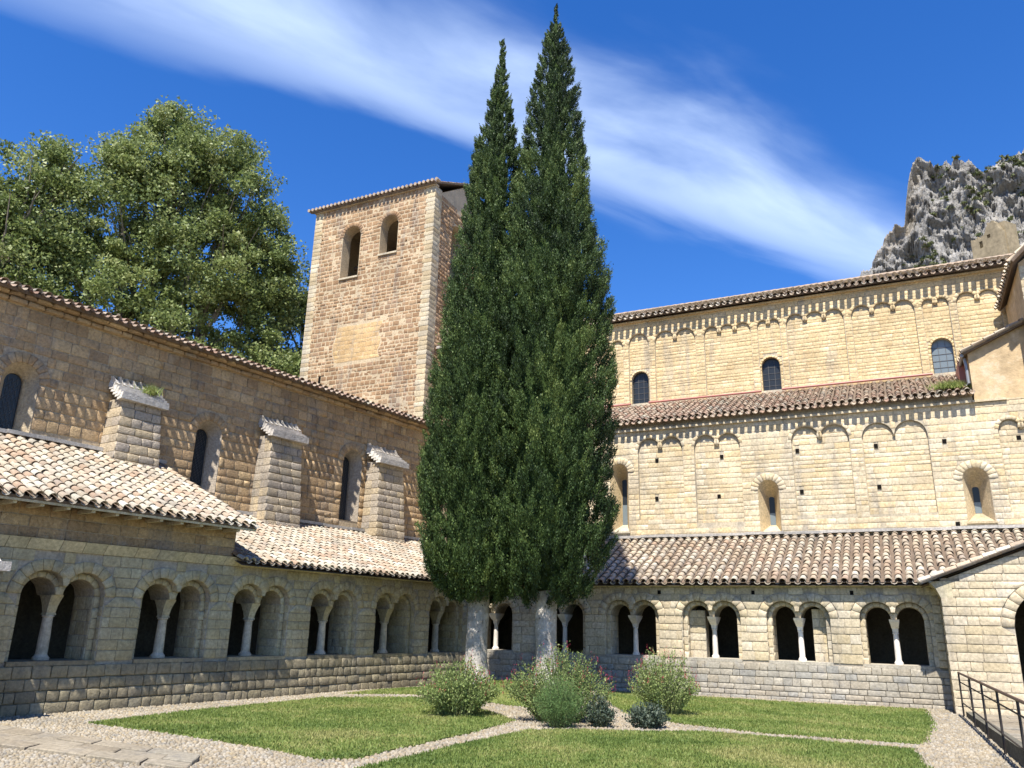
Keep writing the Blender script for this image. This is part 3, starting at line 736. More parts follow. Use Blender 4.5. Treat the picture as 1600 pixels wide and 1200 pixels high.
# roofs of the left gallery
def clipL(u, v): return u < 0 or -v > ((FL.P(u, v, 0)-COR)@FR.V)*-1
def clipR(u, v):
    q = FR.P(u, v, 0)-COR; return u > .0 or -v > -(q@FL.V)
zroof = lambda v: 3.60 + (.30-v)*.40
rl = tiled_roof(FL, GL, M['tile_pale'], -11.0, 4.6, .47, 3.44, -3.97, 5.24, pitch=.255, course=.30, nmax=300, clip=clipL, seed=2)
rl2 = tiled_roof(FL, GL, M['tile_pale'], -20.0, -10.95, .72, 4.33, -3.97, 6.38, pitch=.27, course=.31, nmax=300, seed=3)
rrf = tiled_roof(FR, GR, M['tile_mid'], -4.4, 19.5, .32, 3.47, -3.97, 5.34, pitch=.30, course=.34, nmax=300, clip=clipR, seed=4)
# boards and gutter under the raised eave
for fr, a, b, v0, z, par in ((FL, -20, -10.9, .66, 4.27, rl2),):
    fb = MB(); fb.box(fr, a, b, v0, v0-.04, z-.05, z+.0); fb.build('eave_board', M['cornice'], par)
    k = 0
    u = a+.3
    while u < b:
        rf = MB(); rf.box(fr, u, u+.08, v0-.05, -.02, z-.10, z-.02); rf.build('rafter_end', M['cornice'], par); u += .55
# flashing strips where the lean-to roofs meet the walls
for fr, a, b, z, par, nm in ((FL, -11.0, 2.2, 5.33, GL, 1), (FL, -20, -10.95, 6.47, GL, 2), (FR, -3, 20, 5.45, GR, 3)):
    fm = MB(); n = int((b-a)/1.3)
    for i in range(n):
        x0, x1 = a+(b-a)*i/n, a+(b-a)*(i+1)/n; w = .01*math.sin(i*2.3)
        fm.box(fr, x0, x1-.004, -3.78+w, -4.0, z-.03+w, z+.07+w)
    fm.build('flashing', M['lead'], par)
# closed back of the galleries: floor, ceiling, inner faces
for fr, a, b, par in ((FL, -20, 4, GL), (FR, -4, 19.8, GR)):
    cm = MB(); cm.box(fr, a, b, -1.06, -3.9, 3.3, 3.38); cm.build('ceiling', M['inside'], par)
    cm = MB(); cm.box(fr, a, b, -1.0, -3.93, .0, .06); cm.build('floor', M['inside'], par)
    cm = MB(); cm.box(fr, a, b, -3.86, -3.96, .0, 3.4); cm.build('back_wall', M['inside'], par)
cm = MB(); cm.box(FL, -20.3, -20.0, .0, -4, 0, 6.3); cm.build('near_end_light_block', M['wing_mortar'], GL)  # unseen closure added to keep light out of the gallery's open end

# ------------------------------------------------------------------ passage gable at the right
GG = thing('passage_gable', FR.P(17, 1.34, 0), 'sunlit stone gable wall at right with a dark arch and sloping tile edge', 'wall')
gf = Frame(FR.P(0, 1.34, 0), FR.U, FR.V)
zv = lambda u: 3.36+.387*(u-14.85)
ops = [Op(16.85, 18.75, .0, arch_top([17.80], .95, 2.25, 16.85, 18.75))]
mb = MB(); pierced(mb, gf, -.03, -.6, 15.2, 20.0, -.3, 4, ops, ztop=lambda u: zv(u)-.06)
gw = mb.build('wall', M['mortar_g'], GG)
so = [Op(16.85, 18.75, -1, lambda u: np.full(np.shape(u), 2.251)), Op(16.5, 19.1, 2.25, arch_top([17.80], 1.25, 2.25))]
base_s = solid_of(so)
masonry(gf, 0, 15.2, 20, -.02, 5.0, .225, .45, lambda u, z: base_s(u, z) & (z < zv(u)-.06), M['gal_r'], gw, 300, depth=.06, rough=.004, seed=41, gap=.012)
ring(gf, .006, 17.80, 2.25, .95, 1.24, 15, M['gal_r'], gw)
sf = Frame(FR.P(15.2, 0, 0), FR.V, -FR.U)
mb = MB(); mb.box(sf, .0, 1.31, -.03, -.6, -.3, 3.52); mb.build('side_wall', M['mortar_g'], gw)
masonry(sf, .004, .0, 1.34, -.02, 3.40, .26, .5, lambda u, z: np.ones(len(u), bool), M['gal_r'], gw, 60, depth=.06, seed=42, gap=.014, name='side_stone')
cv = MB()
for (va, za), (vb_, zb2) in (((-.0, 3.0), (.10, 3.25)), ((.10, 3.25), (.28, 3.44))):
    cv.box8([sf.P(-.02, va, za), sf.P(1.34, va, za), sf.P(1.34, -.3, za), sf.P(-.02, -.3, za), sf.P(-.02, vb_, zb2), sf.P(1.34, vb_, zb2), sf.P(1.34, -.3, zb2), sf.P(-.02, -.3, zb2)])
cv.build('corbel', M['cornice'], gw)
masonry(Frame(FR.P(0, .10, 0), FR.U, FR.V), 0, 14.98, 15.2, 1.1, 3.3, .24, .5, lambda u, z: np.ones(len(u), bool), M['gal_r'], gw, 60, depth=.12, seed=43, gap=.014, name='angle_stone')
# its roof slopes down towards the court; two visible rows of tiles run up the verge
vf = Frame(FR.P(14.72, 0, 0), FR.V, -FR.U)       # u along +V, slope climbs along +U
stub = tiled_roof(vf, GG, M['tile_mid'], .02, 1.40, .0, 3.40, -5.2, 3.40+5.2*.387, pitch=.29, course=.36, nmax=80, seed=9, rough=.006,
                  clip=lambda u, v: 3.40+.387*(-v) > 3.47+.436*(.32-u)-.05)
em = MB(); em.box(FR, 19.6, 20.0, 1.3, -4, 0, 5.2); em.build('passage_light_block', M['inside'], GG)  # unseen side added so that no light enters the passage
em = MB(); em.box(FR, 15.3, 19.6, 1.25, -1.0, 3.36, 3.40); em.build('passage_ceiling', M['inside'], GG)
# ------------------------------------------------------------------ railing and ramp at the right
ra, rb_ = np.array((11.79, 21.88)), np.array((7.0, 11.05))
dr = (rb_-ra)/np.linalg.norm(rb_-ra); nr_ = np.array((-dr[1], dr[0]))
if nr_[0] < 0: nr_ = -nr_
RT = thing('railing', (*ra, 0), 'thin dark iron railing with brown handrail beside the ramp', 'railing')
Lr = np.linalg.norm(rb_-ra); pos = [0.02, 2.71, 5.08, 7.62, 8.76, 10.4, 11.6]
pos = [0.02]+[0.02+1.95*i for i in range(1, 7)]
pos = [0.02, 2.71, 5.08, 7.62, 8.79, 11.0]
ra3 = lambda t, z, o=0: (ra[0]+dr[0]*t+nr_[0]*o, ra[1]+dr[1]*t+nr_[1]*o, z)
pos = [0.02, 2.6, 4.95, 7.3, 9.65, 11.7]
for t in pos:
    mb = MB(); mb.tube([ra3(t, -.02), ra3(t, 1.06)], .022, 6); mb.build('post', M['iron'], RT)
for z, rad, m_, nm in ((1.08, .028, M['rust'], 'handrail'), (.86, .016, M['iron'], 'rail'), (.36, .016, M['iron'], 'rail')):
    mb = MB(); mb.tube([ra3(0, z), ra3(Lr, z)], rad, 8); mb.build(nm, m_, RT)
kb = MB(); kb.box8([ra3(-.05, -.05, .06), ra3(Lr, -.05, .06), ra3(Lr, -.05, .24), ra3(-.05, -.05, .24), ra3(-.05, .14, .06), ra3(Lr, .34, .06), ra3(Lr, .34, .24), ra3(-.05, .14, .24)])
tag(kb.build('kerb_wall', M['kerb']), 'low dark stone kerb under the iron railing', 'kerb')
rp = MB(); q = [ra3(-.3, 0, .24), ra3(Lr, 0, .24), ra3(Lr, 0, 5.2), ra3(-.3, 0, 5.2)]
rp.box8([(p[0], p[1], -.1) for p in q]+[(q[0][0], q[0][1], .08), (q[1][0], q[1][1], .26), (q[2][0], q[2][1], .26), (q[3][0], q[3][1], .08)])
ramp = tag(rp.build('ramp', M['earth']), 'brown stone paved ramp behind the railing', None, None, 'structure')
rr = random.Random(15)
for i in range(22):
    o_ = .28
    while o_ < 4.6:
        w = rr.uniform(.5, 1.0); t0, t1 = i*.5-.2, i*.5+.3; zt0, zt1 = .09+.18*max(t0, 0)/Lr, .09+.18*t1/Lr
        mb = MB(); g = .012; h_ = rr.uniform(0.005, .02)
        c = [ra3(t0+g, 0, o_+g), ra3(t1-g, 0, o_+g), ra3(t1-g, 0, o_+w-g), ra3(t0+g, 0, o_+w-g)]
        mb.box8([(p[0], p[1], 0) for p in c]+[(c[0][0], c[0][1], zt0+h_), (c[1][0], c[1][1], zt1+h_), (c[2][0], c[2][1], zt1+h_), (c[3][0], c[3][1], zt0+h_)])
        mb.build('flagstone', M['slab'], ramp); o_ += w

# ------------------------------------------------------------------ refectory wing above the left gallery
WG = thing('refectory_wing', FL.P(-8, -4, 0), 'long brown stone wing above the left gallery, with buttresses and streaked eave shadows', 'building')
wz = 10.22
wops = []
WINS = [(-15.32, 6.2, 7.95, .24), (-9.47, 5.85, 7.65, .25), (-3.05, 5.66, 7.90, .27)]
for cu, zb, zs, r_ in WINS: wops.append(Op(cu-r_-.22, cu+r_+.22, zb-.0, arch_top([cu], r_+.22, zs, cu-r_-.22, cu+r_+.22)))
mb = MB(); pierced(mb, FL, -4.03, -4.35, -20, 4.6, 0, wz, wops, back=False)
ww = mb.build('wall', M['wing_mortar'], WG)
mb = MB(); mb.box(FL, -20, 4.6, -12, -12.3, 0, wz); mb.box(FL, -20, -19.8, -4.4, -12, 0, wz); mb.box(FL, -20, 4.6, -4.8, -4.9, 0, wz); mb.build('back_wall', M['wing_mortar'], WG)
so = []
for cu, zb, zs, r_ in WINS:
    so.append(Op(cu-r_-.22, cu+r_+.22, zb, lambda u, zs=zs: np.full(np.shape(u), zs+.001)))
    so.append(Op(cu-r_-.55, cu+r_+.55, zs, arch_top([cu], r_+.52, zs)))
wsol = solid_of(so)
fw = Frame(FL.P(0, -4.0, 0), FL.U, FL.V)
masonry(fw, 0, -19.5, 1.8, 5.2, wz, .265, .40, lambda u, z: wsol(u, z) & ((z > 6.45) | (u > -11.2)), M['wing'], ww, 300, depth=.06, rough=.010, seed=51, gap=.016, jit=.3)
for cu, zb, zs, r_ in WINS:
    ring(fw, .006, cu, zs, r_+.22, r_+.50, 11, M['wing'], ww)
    # splayed reveal narrowing to the glazed light
    sp_ = MB(); n = 14
    def outl(h, zb_, v): 
        pts = [(cu-h, zb_, v)]+[(cu-h*math.cos(math.pi*i/n), zs+h*math.sin(math.pi*i/n), v) for i in range(n+1)]+[(cu+h, zb_, v)]
        return [FL.P(u, v_, z) for u, z, v_ in pts]
    A, B = outl(r_+.22, zb, -4.02), outl(r_, zb+.05, -4.42)
    for i in range(len(A)-1): sp_.poly([A[i], A[i+1], B[i+1], B[i]])
    sp_.poly([A[0], B[0], B[-1], A[-1]])
    C_ = outl(r_, zb+.05, -4.75)
    for i in range(len(A)-1): sp_.poly([B[i], B[i+1], C_[i+1], C_[i]])
    sp_.build('window_reveal', M['buttress'], WG)
    gz_ = MB(); gz_.poly(outl(r_, zb+.05, -4.50))
    win = gz_.build('window', M['glass'], WG)
    lm = MB(); s = .16
    for k in range(int((zs+r_-zb)/s)+1):
        z = zb+.1+k*s
        for j in range(-2, 2):
            for sg in (-1, 1):
                x0, x1 = cu+j*s*.75+(.06 if k % 2 else 0), 0
                a_, b_ = (x0, z), (x0+s*.38*sg+.06, z+s)
                ok = all(abs(x-cu) < r_-.01 and (zz_ < zs or (x-cu)**2+(zz_-zs)**2 < (r_-.02)**2) for x, zz_ in (a_, b_))
                if ok: lm.tube([FL.P(a_[0], -4.48, a_[1]), FL.P(b_[0], -4.48, b_[1])], .006, 4, False)
    if lm.v: lm.build('leading', M['leading'], win)
BUT = [(-12.95, -11.55, 6.0, 7.98), (-7.60, -6.10, 4.9, 8.02), (-2.35, -.75, 4.9, 8.05), (-18.9, -17.5, 6.0, 7.98)]
for bi, (a, b, zb, zt) in enumerate(BUT):
    mb = MB(); d0, d1 = .85, .62
    mb.box8([fw.P(a-.02, d0-.03, zb-.8), fw.P(b+.02, d0-.03, zb-.8), fw.P(b+.02, -.1, zb-.8), fw.P(a-.02, -.1, zb-.8), fw.P(a+.10, d1-.03, zt), fw.P(b-.10, d1-.03, zt), fw.P(b-.10, -.1, zt), fw.P(a+.10, -.1, zt)])
    bt = mb.build('buttress', M['wing_mortar'], WG)
    sl_ = (d0-d1)/(zt-zb)
    zs_ = rows_for(zb-.3, zt, .26, random.Random(60+bi))
    for za, zc in zip(zs_, zs_[1:]):         # each course steps back with the batter
        k = (za-zb)/(zt-zb); vv = d0-(d0-d1)*k; ua, ub = a+.0+.10*k, b-.10*k
        rr = random.Random(int(za*1000)+bi); x = ua; qs = []
        while x < ub-.05:
            w = rr.uniform(.3, .6); e = min(ub, x+w)
            if ub-e < .15: e = ub
            qs.append((x+.006, e-.006, x+.006, e-.006, za+.006, zc-.006)); x = e
        put_quads(fw, vv, qs, M['buttress'], bt, 300, .07, .008, rr)
        sdf = Frame(fw.P(ua, vv-.01, 0), -fw.V, -fw.U)
        put_quads(sdf, 0.02, [(0.01, vv*.5-.006, 0.01, vv*.5-.006, za+.006, zc-.006), (vv*.5+.006, vv-.0, vv*.5+.006, vv-.0, za+.006, zc-.006)], M['buttress'], bt, 300, .04, .006, rr)
    cpm = MB(); n = 6; rr = random.Random(70+bi)   # crusty coping of overlapping slabs stepping up to the wall
    for i in range(n):
        t = i/n; vv0, vv1 = .80-.80*t, .80-.80*(t+1/n)-.10
        z = zt+.02+.55*t; cpm.box8([fw.P(u, v, zq+rr.uniform(-.02, .02)) for zq, (u, v) in [(z-.10, q) for q in ((a-.05, vv0), (b+.05, vv0), (b+.05, vv1), (a-.05, vv1))]+[(z+.10, q) for q in ((a-.02, vv0+.02), (b+.02, vv0+.02), (b+.02, vv1), (a-.02, vv1))]])
    co = cpm.build('coping', M['coping'], bt)
    tk = MB()
    u = a+.0
    while u < b:      # upright shards of tile along the crest
        tk.box8([fw.P(u, .34, zt+.45), fw.P(u+.14, .30, zt+.45), fw.P(u+.16, -.05, zt+.45), fw.P(u+.02, -.05, zt+.45), fw.P(u-.06, .22, zt+.64+rr.uniform(0, .08)), fw.P(u+.02, .2, zt+.60), fw.P(u+.05, -.02, zt+.72), fw.P(u-.02, -.02, zt+.72)]); u += .21
    tk.build('coping_tile', M['coping'], bt)
wroof = tiled_roof(FL, WG, M['tile_red'], -20.0, 4.6, -3.59, 10.25, -8.2, 11.45, pitch=.28, course=.34, nmax=200, chan_out=.16, seed=5, rows=6)
mb = MB(); mb.box8([FL.P(-20, -8.2, 11.2), FL.P(4.6, -8.2, 11.2), FL.P(4.6, -12.6, 10.2), FL.P(-20, -12.6, 10.2), FL.P(-20, -8.2, 11.42), FL.P(4.6, -8.2, 11.42), FL.P(4.6, -12.6, 10.4), FL.P(-20, -12.6, 10.4)]); mb.build('rear_roof', M['tile_red'], WG)
rr = random.Random(12)
for k, (o0, z) in enumerate(((.13, 9.94), (.30, 10.09))):
    u = -20.0; qs = []
    while u < 1.5:
        w = rr.uniform(.3, .6); qs.append((u+.008, u+w-.008, u+.008, u+w-.008, z, z+.135)); u += w
    put_quads(fw, o0, qs, M['wing'], ww, 60, o0+.05, .03, rr, 'eave_stone')
# half buttress at the left edge of the gallery wall
LB = thing('stepped_buttress', FL.P(-17.2, .5, 0), 'stone buttress with pale weathered ledge at the left edge of the gallery', 'buttress')
mb = MB(); mb.box(FL, -18.3, -17.05, .93, .06, -.1, 2.78); lbw = mb.build('wall', M['mortar_g'], LB)
masonry(Frame(FL.P(0, .97, 0), FL.U, FL.V), 0, -18.3, -17.02, 0, 2.78, .25, .45, lambda u, z: np.ones(len(u), bool), M['low_l'], lbw, 60, seed=71)
masonry(Frame(FL.P(-17.02, .97, 0), -FL.V, FL.U), 0, .0, .92, 0, 2.78, .25, .45, lambda u, z: np.ones(len(u), bool), M['low_l'], lbw, 60, seed=72)
mb = MB(); mb.box(FL, -18.4, -16.93, 1.05, .06, 2.80, 2.98); mb.build('ledge', M['coping'], LB)
mb = MB(); mb.box8([FL.P(-18.3, .9, 2.98), FL.P(-17.05, .9, 2.98), FL.P(-17.05, .1, 2.98), FL.P(-18.3, .1, 2.98), FL.P(-18.2, .4, 3.35), FL.P(-17.15, .4, 3.33), FL.P(-17.1, .1, 3.5), FL.P(-18.2, .1, 3.5)]); mb.build('coping', M['coping'], LB)

# ------------------------------------------------------------------ abbey church: aisle and nave
CH = thing('abbey_church', FR.P(8, -6, 0), 'golden limestone church with blind arches in two storeys, at right', 'church')
def blind(us, spring, zb, side=0.0):
    """one recessed panel whose head is a row of small arches with the given division points"""
    def top(u):
        u = np.asarray(u, float); t = np.full(u.shape, -1e9)
        for a, b in zip(us, us[1:]):
            g = .05; c, r_ = (a+b)/2, (b-a)/2-g/2; d = r_*r_-(u-c)**2
            t = np.where(d > 0, np.maximum(t, spring+np.sqrt(np.maximum(d, 0))*min(1, .46/r_ if r_ > .46 else 1)), t)
        return np.where((u > us[0]) & (u < us[-1]) & (t < spring), spring-.02, t)
    return Op(us[0], us[-1], zb, top)
def storey(fr, v, rec, u0, u1, z0, z1, panels, wins, mats, parent, seed, h, w, holes=(), vz0=None, nmax=300):
    f0 = Frame(fr.P(0, v, 0), fr.U, fr.V); f1 = Frame(fr.P(0, v-rec-.008, 0), fr.U, fr.V)
    pops = [blind(us, s, zb) for us, s, zb in panels]
    wo_ = []; wr_ = []
    for cu, zb, zs, r_, rg in wins:
        wo_.append(Op(cu-r_, cu+r_, zb, arch_top([cu], r_, zs, cu-r_, cu+r_)))
        wr_ += [Op(cu-r_, cu+r_, zb, lambda u, zs=zs: np.full(np.shape(u), zs+.001)), Op(cu-r_-rg, cu+r_+rg, zs, arch_top([cu], r_+rg, zs))]
    ho = [Op(x-.07, x+.07, z-.08, lambda u, z=z: np.full(np.shape(u), z+.08)) for x, z in holes]
    # windows sit on the outer face between panels, or cut through it: treat both layers
    def in_panel(cu): return any(p.l < cu < p.r for p in pops)
    outer_ops = list(pops)
    for o_, (cu, zb, zs, r_, rg) in zip(wo_, wins):
        if not in_panel(cu): outer_ops.append(o_)
    oh = [o_ for o_, (x, z) in zip(ho, holes) if not in_panel(x)]; ih = [o_ for o_, (x, z) in zip(ho, holes) if in_panel(x)]
    mb = MB(); pierced(mb, f0, -.02, -rec-.02, u0, u1, z0, z1, outer_ops, step=.06, back=False); wall = mb.build('wall', mats['mortar'], parent)
    mb = MB(); pierced(mb, f1, -.021, -.5, u0, u1, z0, z1, wo_, step=.06, back=False, reveal=False); mb.build('recessed_wall', mats['mortar'], wall)
    s_out = solid_of(pops+wr_+ho)
    masonry(f0, -.008, u0, u1, vz0 if vz0 is not None else z0, z1, h, w, s_out, mats['stone'], wall, nmax//2, depth=.05, rough=.0035, seed=seed, gap=.009, jit=.34)
    swin = solid_of(wr_+ho)
    for p in pops:
        masonry(f1, 0, p.l, p.r, p.zb, z1-.1, h, w, lambda u, z, p=p: p.has(u, z) & swin(u, z), mats['stone'], wall, (nmax//2)//len(pops), depth=.05, rough=.0035, seed=seed+int(p.l*9), gap=.009, jit=.34)
    for i, (x, z) in enumerate(holes):
        vv = v-rec if in_panel(x) else v
        hb = MB(); hb.box(fr, x-.065, x+.065, vv+.004, vv-.018, z-.075, z+.075); hb.build('putlog_hole', M['void'], wall)
    joined = []
    rj = random.Random(seed+77)
    for us, s, zb in panels:
        for a, b in zip(us, us[1:]):
            r_ = (b-a)/2-.025
            if r_ < .5: ring(f0, .004, (a+b)/2, s, r_, r_+.13, 7, mats['stone'], wall, depth=.05, joined=joined, tonerand=rj)
        for x in us[1:-1]:       # little pendant corbels
            cbm = MB(); cbm.box8([f0.P(x-.03, -.03, s-.05), f0.P(x+.035, -.03, s-.05), f0.P(x+.035, -rec, s-.05), f0.P(x-.035, -rec, s-.05), f0.P(x-.05, .0, s), f0.P(x+.05, .0, s), f0.P(x+.05, -rec, s), f0.P(x-.05, -rec, s)])
            cbm.build('corbel', mats['stone'], wall)
    flush_join(joined, mats['stone'], wall, 'arch_stone')
    for cu, zb, zs, r_, rg in wins:
        ring(f1 if in_panel(cu) else f0, .006, cu, zs, r_, r_+rg-.01, 11, mats['stone'], wall)
    return wall, f0, f1
# lower storey (aisle)
panels1 = [([5.02, 5.94, 6.86], 9.03, 6.15), ([7.33, 8.22, 9.11], 9.0, 5.95), ([11.02, 12.03, 13.04], 8.97, 6.1), ([13.47, 14.54, 15.61], 8.9, 6.05), ([17.76, 18.44, 19.12], 8.80, 6.0)]
wins1 = [(4.20, 5.7, 8.1, .38, .28), (10.06, 5.50, 7.10, .38, .28), (16.88, 5.68, 7.12, .40, .28)]
holes1 = [(5.78, 8.53), (5.73, 6.99), (8.38, 8.51), (8.20, 6.96), (11.2, 8.54), (11.24, 6.99), (11.26, 5.62), (13.91, 8.52), (13.87, 7.03), (13.86, 5.62), (16.1, 8.50), (16.16, 5.62), (18.33, 8.47)]
aw, a0, a1 = storey(FR, -4.0, .10, -4.5, 20.5, 0, 9.78, panels1, wins1, dict(mortar=M['mortar_w'], stone=M['aisle']), CH, 81, .195, .40, holes1, vz0=5.36)
for cu, zb, zs, r_, rg in wins1:       # deep splay with a narrow slit of dark glass
    n = 14; sm = MB(); ins = .10; vq = -4.72; f_in = 0
    zs2 = zs-.22; zb2 = zb+.36
    A = [FR.P(cu-r_, -4.01, zb)]+[FR.P(cu-r_*math.cos(math.pi*i/n), -4.01, zs+r_*math.sin(math.pi*i/n)) for i in range(n+1)]+[FR.P(cu+r_, -4.01, zb)]
    B = [FR.P(cu-ins, vq, zb2)]+[FR.P(cu-ins*math.cos(math.pi*i/n), vq, zs2+.06*math.sin(math.pi*i/n)) for i in range(n+1)]+[FR.P(cu+ins, vq, zb2)]
    for i in range(len(A)-1): sm.poly([A[i], A[i+1], B[i+1], B[i]])
    sm.build('window_splay', M['aisle'], aw)
    s2 = MB(); s2.poly([A[0], B[0], B[-1], A[-1]]); s2.box(FR, cu-r_-.05, cu+r_+.05, -3.94, -4.02, zb-.06, zb+.01); s2.build('sloping_sill', M['quoin'], aw)
    g = MB(); g.poly(B); g.build('slit_glass', M['glass'], aw)
    g = MB(); g.box(FR, cu-ins, cu+ins, vq+.01, vq-.02, zb2, zb2+(zs2-zb2)*.45); g.build('slit_pane', M['grey_glass'], aw)
lg = MB(); u = -4.5
rr = random.Random(3)
while u < 17.05:
    w = rr.uniform(.5, .9); lg.box(FR, u, min(u+w, 17.1)-.008, -3.90+rr.uniform(-.01, .01), -4.1, 9.78, 9.86); u += w
lg.build('string_course', M['aisle'], aw)
mb = MB(); mb.box(FR, -4.5, 17.15, -4.04, -4.4, 9.86, 10.3); fz = mb.build('frieze', M['mortar_g'], aw)
masonry(FR, -4.02, -4.4, 17.15, 9.87, 10.16, .15, .5, lambda u, z: np.ones(len(u), bool), M['low_r'], fz, 60, depth=.03, seed=91)
tiled_roof(FR, CH, M['tile_red'], -4.6, 17.15, -3.80, 10.14, -7.42, 11.80, pitch=.27, course=.33, nmax=300, chan_out=.22, seed=6, thick=.12)
ur = MB()   # second row of upturned tiles under the eave
V_, Q_ = tile_unit(.10, .10, .3, flip=True)
u = -4.5; JV, JQ, nb = [], [], 0
while u < 17.1:
    A = np.stack([V_[:, 0], V_[:, 1], V_[:, 2]], 1); W = fr_ = FR.arr(A)+FR.P(u, -3.74, 10.13); JV.append(W); JQ.append(np.array(Q_)+nb); nb += len(W); u += .27
o = bpy.data.objects.new('under_tile', np_mesh('under_tile', np.concatenate(JV), [np.concatenate(JQ)], M['tile_mid'])); link(o, aw); tag(o, kind='stuff')
# upper storey (nave)
panels2 = [([2.1, 2.75, 3.35], 14.95, 12.1), ([3.62, 4.60], 14.98, 12.0), ([4.90, 5.86, 6.81], 14.95, 12.0), ([7.21, 7.90, 8.60, 9.29], 14.98, 12.0), ([9.58, 10.06, 10.54], 15.05, 12.0),
           ([10.81, 11.60, 12.38, 13.16], 14.98, 12.05), ([13.46, 14.27, 15.08, 15.87], 14.95, 12.03), ([16.14, 16.64, 17.12], 14.98, 12.0), ([17.38, 18.14, 18.88], 14.92, 12.0)]
wins2 = [(4.15, 11.95, 13.15, .40, .12), (10.04, 11.95, 13.12, .38, .12), (16.66, 11.98, 13.08, .38, .12)]
nw, n0, n1_ = storey(FR, -7.5, .085, -4.5, 20.5, 11.2, 15.70, panels2, wins2, dict(mortar=M['mortar_w'], stone=M['nave']), CH, 101, .170, .38, (), vz0=11.85)
for k, (cu, zb, zs, r_, rg) in enumerate(wins2):
    n = 14; rv = MB(); g = MB(); out = []
    for v in (-7.49, -7.85):
        out.append([FR.P(cu-r_, v, zb)]+[FR.P(cu-r_*math.cos(math.pi*i/n), v, zs+r_*math.sin(math.pi*i/n)) for i in range(n+1)]+[FR.P(cu+r_, v, zb)])
    for i in range(len(out[0])-1): rv.poly([out[0][i], out[0][i+1], out[1][i+1], out[1][i]])
    rv.build('window_reveal', M['quoin'], nw)
    q = [FR.P(cu-r_, -7.70, zb)]+[FR.P(cu-r_*math.cos(math.pi*i/n), -7.70, zs+r_*math.sin(math.pi*i/n)) for i in range(n+1)]+[FR.P(cu+r_, -7.70, zb)]
    g.poly(q); g.build('window', M['grey_glass'] if k == 2 else M['glass'], nw)
    bars = MB(); [bars.box(FR, cu-r_, cu+r_, -7.685, -7.70, zb+.28*q-.008, zb+.28*q+.008) for q in range(1, 5)]; [bars.box(FR, cu+x-.008, cu+x+.008, -7.682, -7.697, zb, zs+.28) for x in (-.13, .13)]; bars.build('glazing_bar', M['leading'], nw)
pb = MB()
for a, b in ((-4, 3.72), (4.58, 9.60), (10.46, 16.2)): pb.tube([FR.P(a, -7.36, 11.95), FR.P(b, -7.36, 11.95)], .05, 8)
pb.build('red_pipe', M['pipe_red'], nw)
mb = MB(); mb.box(FR, -4.5, 20.5, -7.53, -8.0, 15.70, 16.15); fz = mb.build('frieze', M['mortar_w'], nw)
masonry(FR, -7.51, 1, 20.5, 15.71, 16.12, .2, .5, lambda u, z: np.ones(len(u), bool), M['nave'], fz, 0, depth=.03, seed=92)
dn = MB(); u = -5
lg = MB(); lg.box(FR, -4.5, 20.5, -7.40, -7.6, 16.0, 16.07); lg.build('string_course', M['nave'], nw)
nr = tiled_roof(FR, CH, M['tile_mid'], -4.6, 20.4, -7.20, 16.20, -12.8, 18.72, pitch=.29, course=.34, nmax=300, chan_out=.20, seed=8)
mb = MB(); mb.box8([FR.P(-4.5, -12.8, 18.3), FR.P(20.5, -12.8, 18.3), FR.P(20.5, -18, 16), FR.P(-4.5, -18, 16), FR.P(-4.5, -12.8, 18.73), FR.P(20.5, -12.8, 18.73), FR.P(20.5, -18.2, 16.3), FR.P(-4.5, -18.2, 16.3)]); mb.build('rear_roof', M['tile_mid'], CH)
rd = MB(); u = -4.5
while u < 20.3:
    rd.tube([FR.P(u, -12.8, 18.75), FR.P(u+.42, -12.8, 18.79)], [.14, .12], 8); u += .40
rd.build('ridge_tile', M['tile_pale'], CH)
mb = MB(); mb.box(FR, -4.5, 20.5, -17.6, -18, 0, 16.2); mb.box(FR, -4.8, -4.5, -4.05, -7.4, 0, 10.2); mb.box(FR, -4.8, -4.5, -7.55, -18, 0, 16); mb.box(FR, 20.5, 20.8, -4.05, -18, 0, 16); mb.box(FR, -4.5, 20.5, -8.05, -8.1, 0, 16.1); mb.box(FR, -4.5, 20.5, -4.9, -4.95, 0, 10); mb.build('far_wall', M['mortar_w'], CH)

# transept annexe: plastered wall with a rising tile verge, at the right edge
AN = thing('transept_annexe', FR.P(18.5, -4, 9.8), 'yellow plastered annexe wall with sloping tile edge, top right of the church', 'annexe')
mb = MB(); zvf = lambda u: 11.72+.45*(u-17.15)
mb.box8([FR.P(17.2, -4.05, 9.86), FR.P(21.5, -4.05, 9.86), FR.P(21.5, -7.4, 9.86), FR.P(17.2, -7.4, 9.86), FR.P(17.2, -4.05, zvf(17.2)-.08), FR.P(21.5, -4.05, zvf(21.5)-.08), FR.P(21.5, -7.4, zvf(21.5)-.08), FR.P(17.2, -7.4, zvf(17.2)-.08)])
mb.build('wall', M['plaster'], AN)
lg = MB(); lg.box(FR, 17.12, 18.15, -3.93, -4.1, 9.79, 9.87); lg.box(FR, 18.15, 20.5, -4.0, -4.1, 9.79, 9.85); lg.build('ledge', M['aisle'], AN)
af = Frame(FR.P(17.0, -4.0, 0), FR.V, -FR.U)
tiled_roof(af, AN, M['tile_mid'], -3.3, .10, .0, zvf(17.0)-.02, -4.5, zvf(21.5)-.02, pitch=.30, course=.42, nmax=120, seed=12)
gt = MB(); gt.tube([FR.P(17.02, -4.0, 11.55), FR.P(17.02, -7.3, 11.55)], .06, 8); gt.build('gutter', M['zinc'], AN)
dp = MB(); dp.tube([FR.P(17.1, -4.25, 11.5), FR.P(17.12, -4.2, 11.2), FR.P(17.12, -4.2, 10.55), FR.P(17.0, -4.15, 10.45)], .055, 8); dp.build('downpipe', M['zinc'], AN)
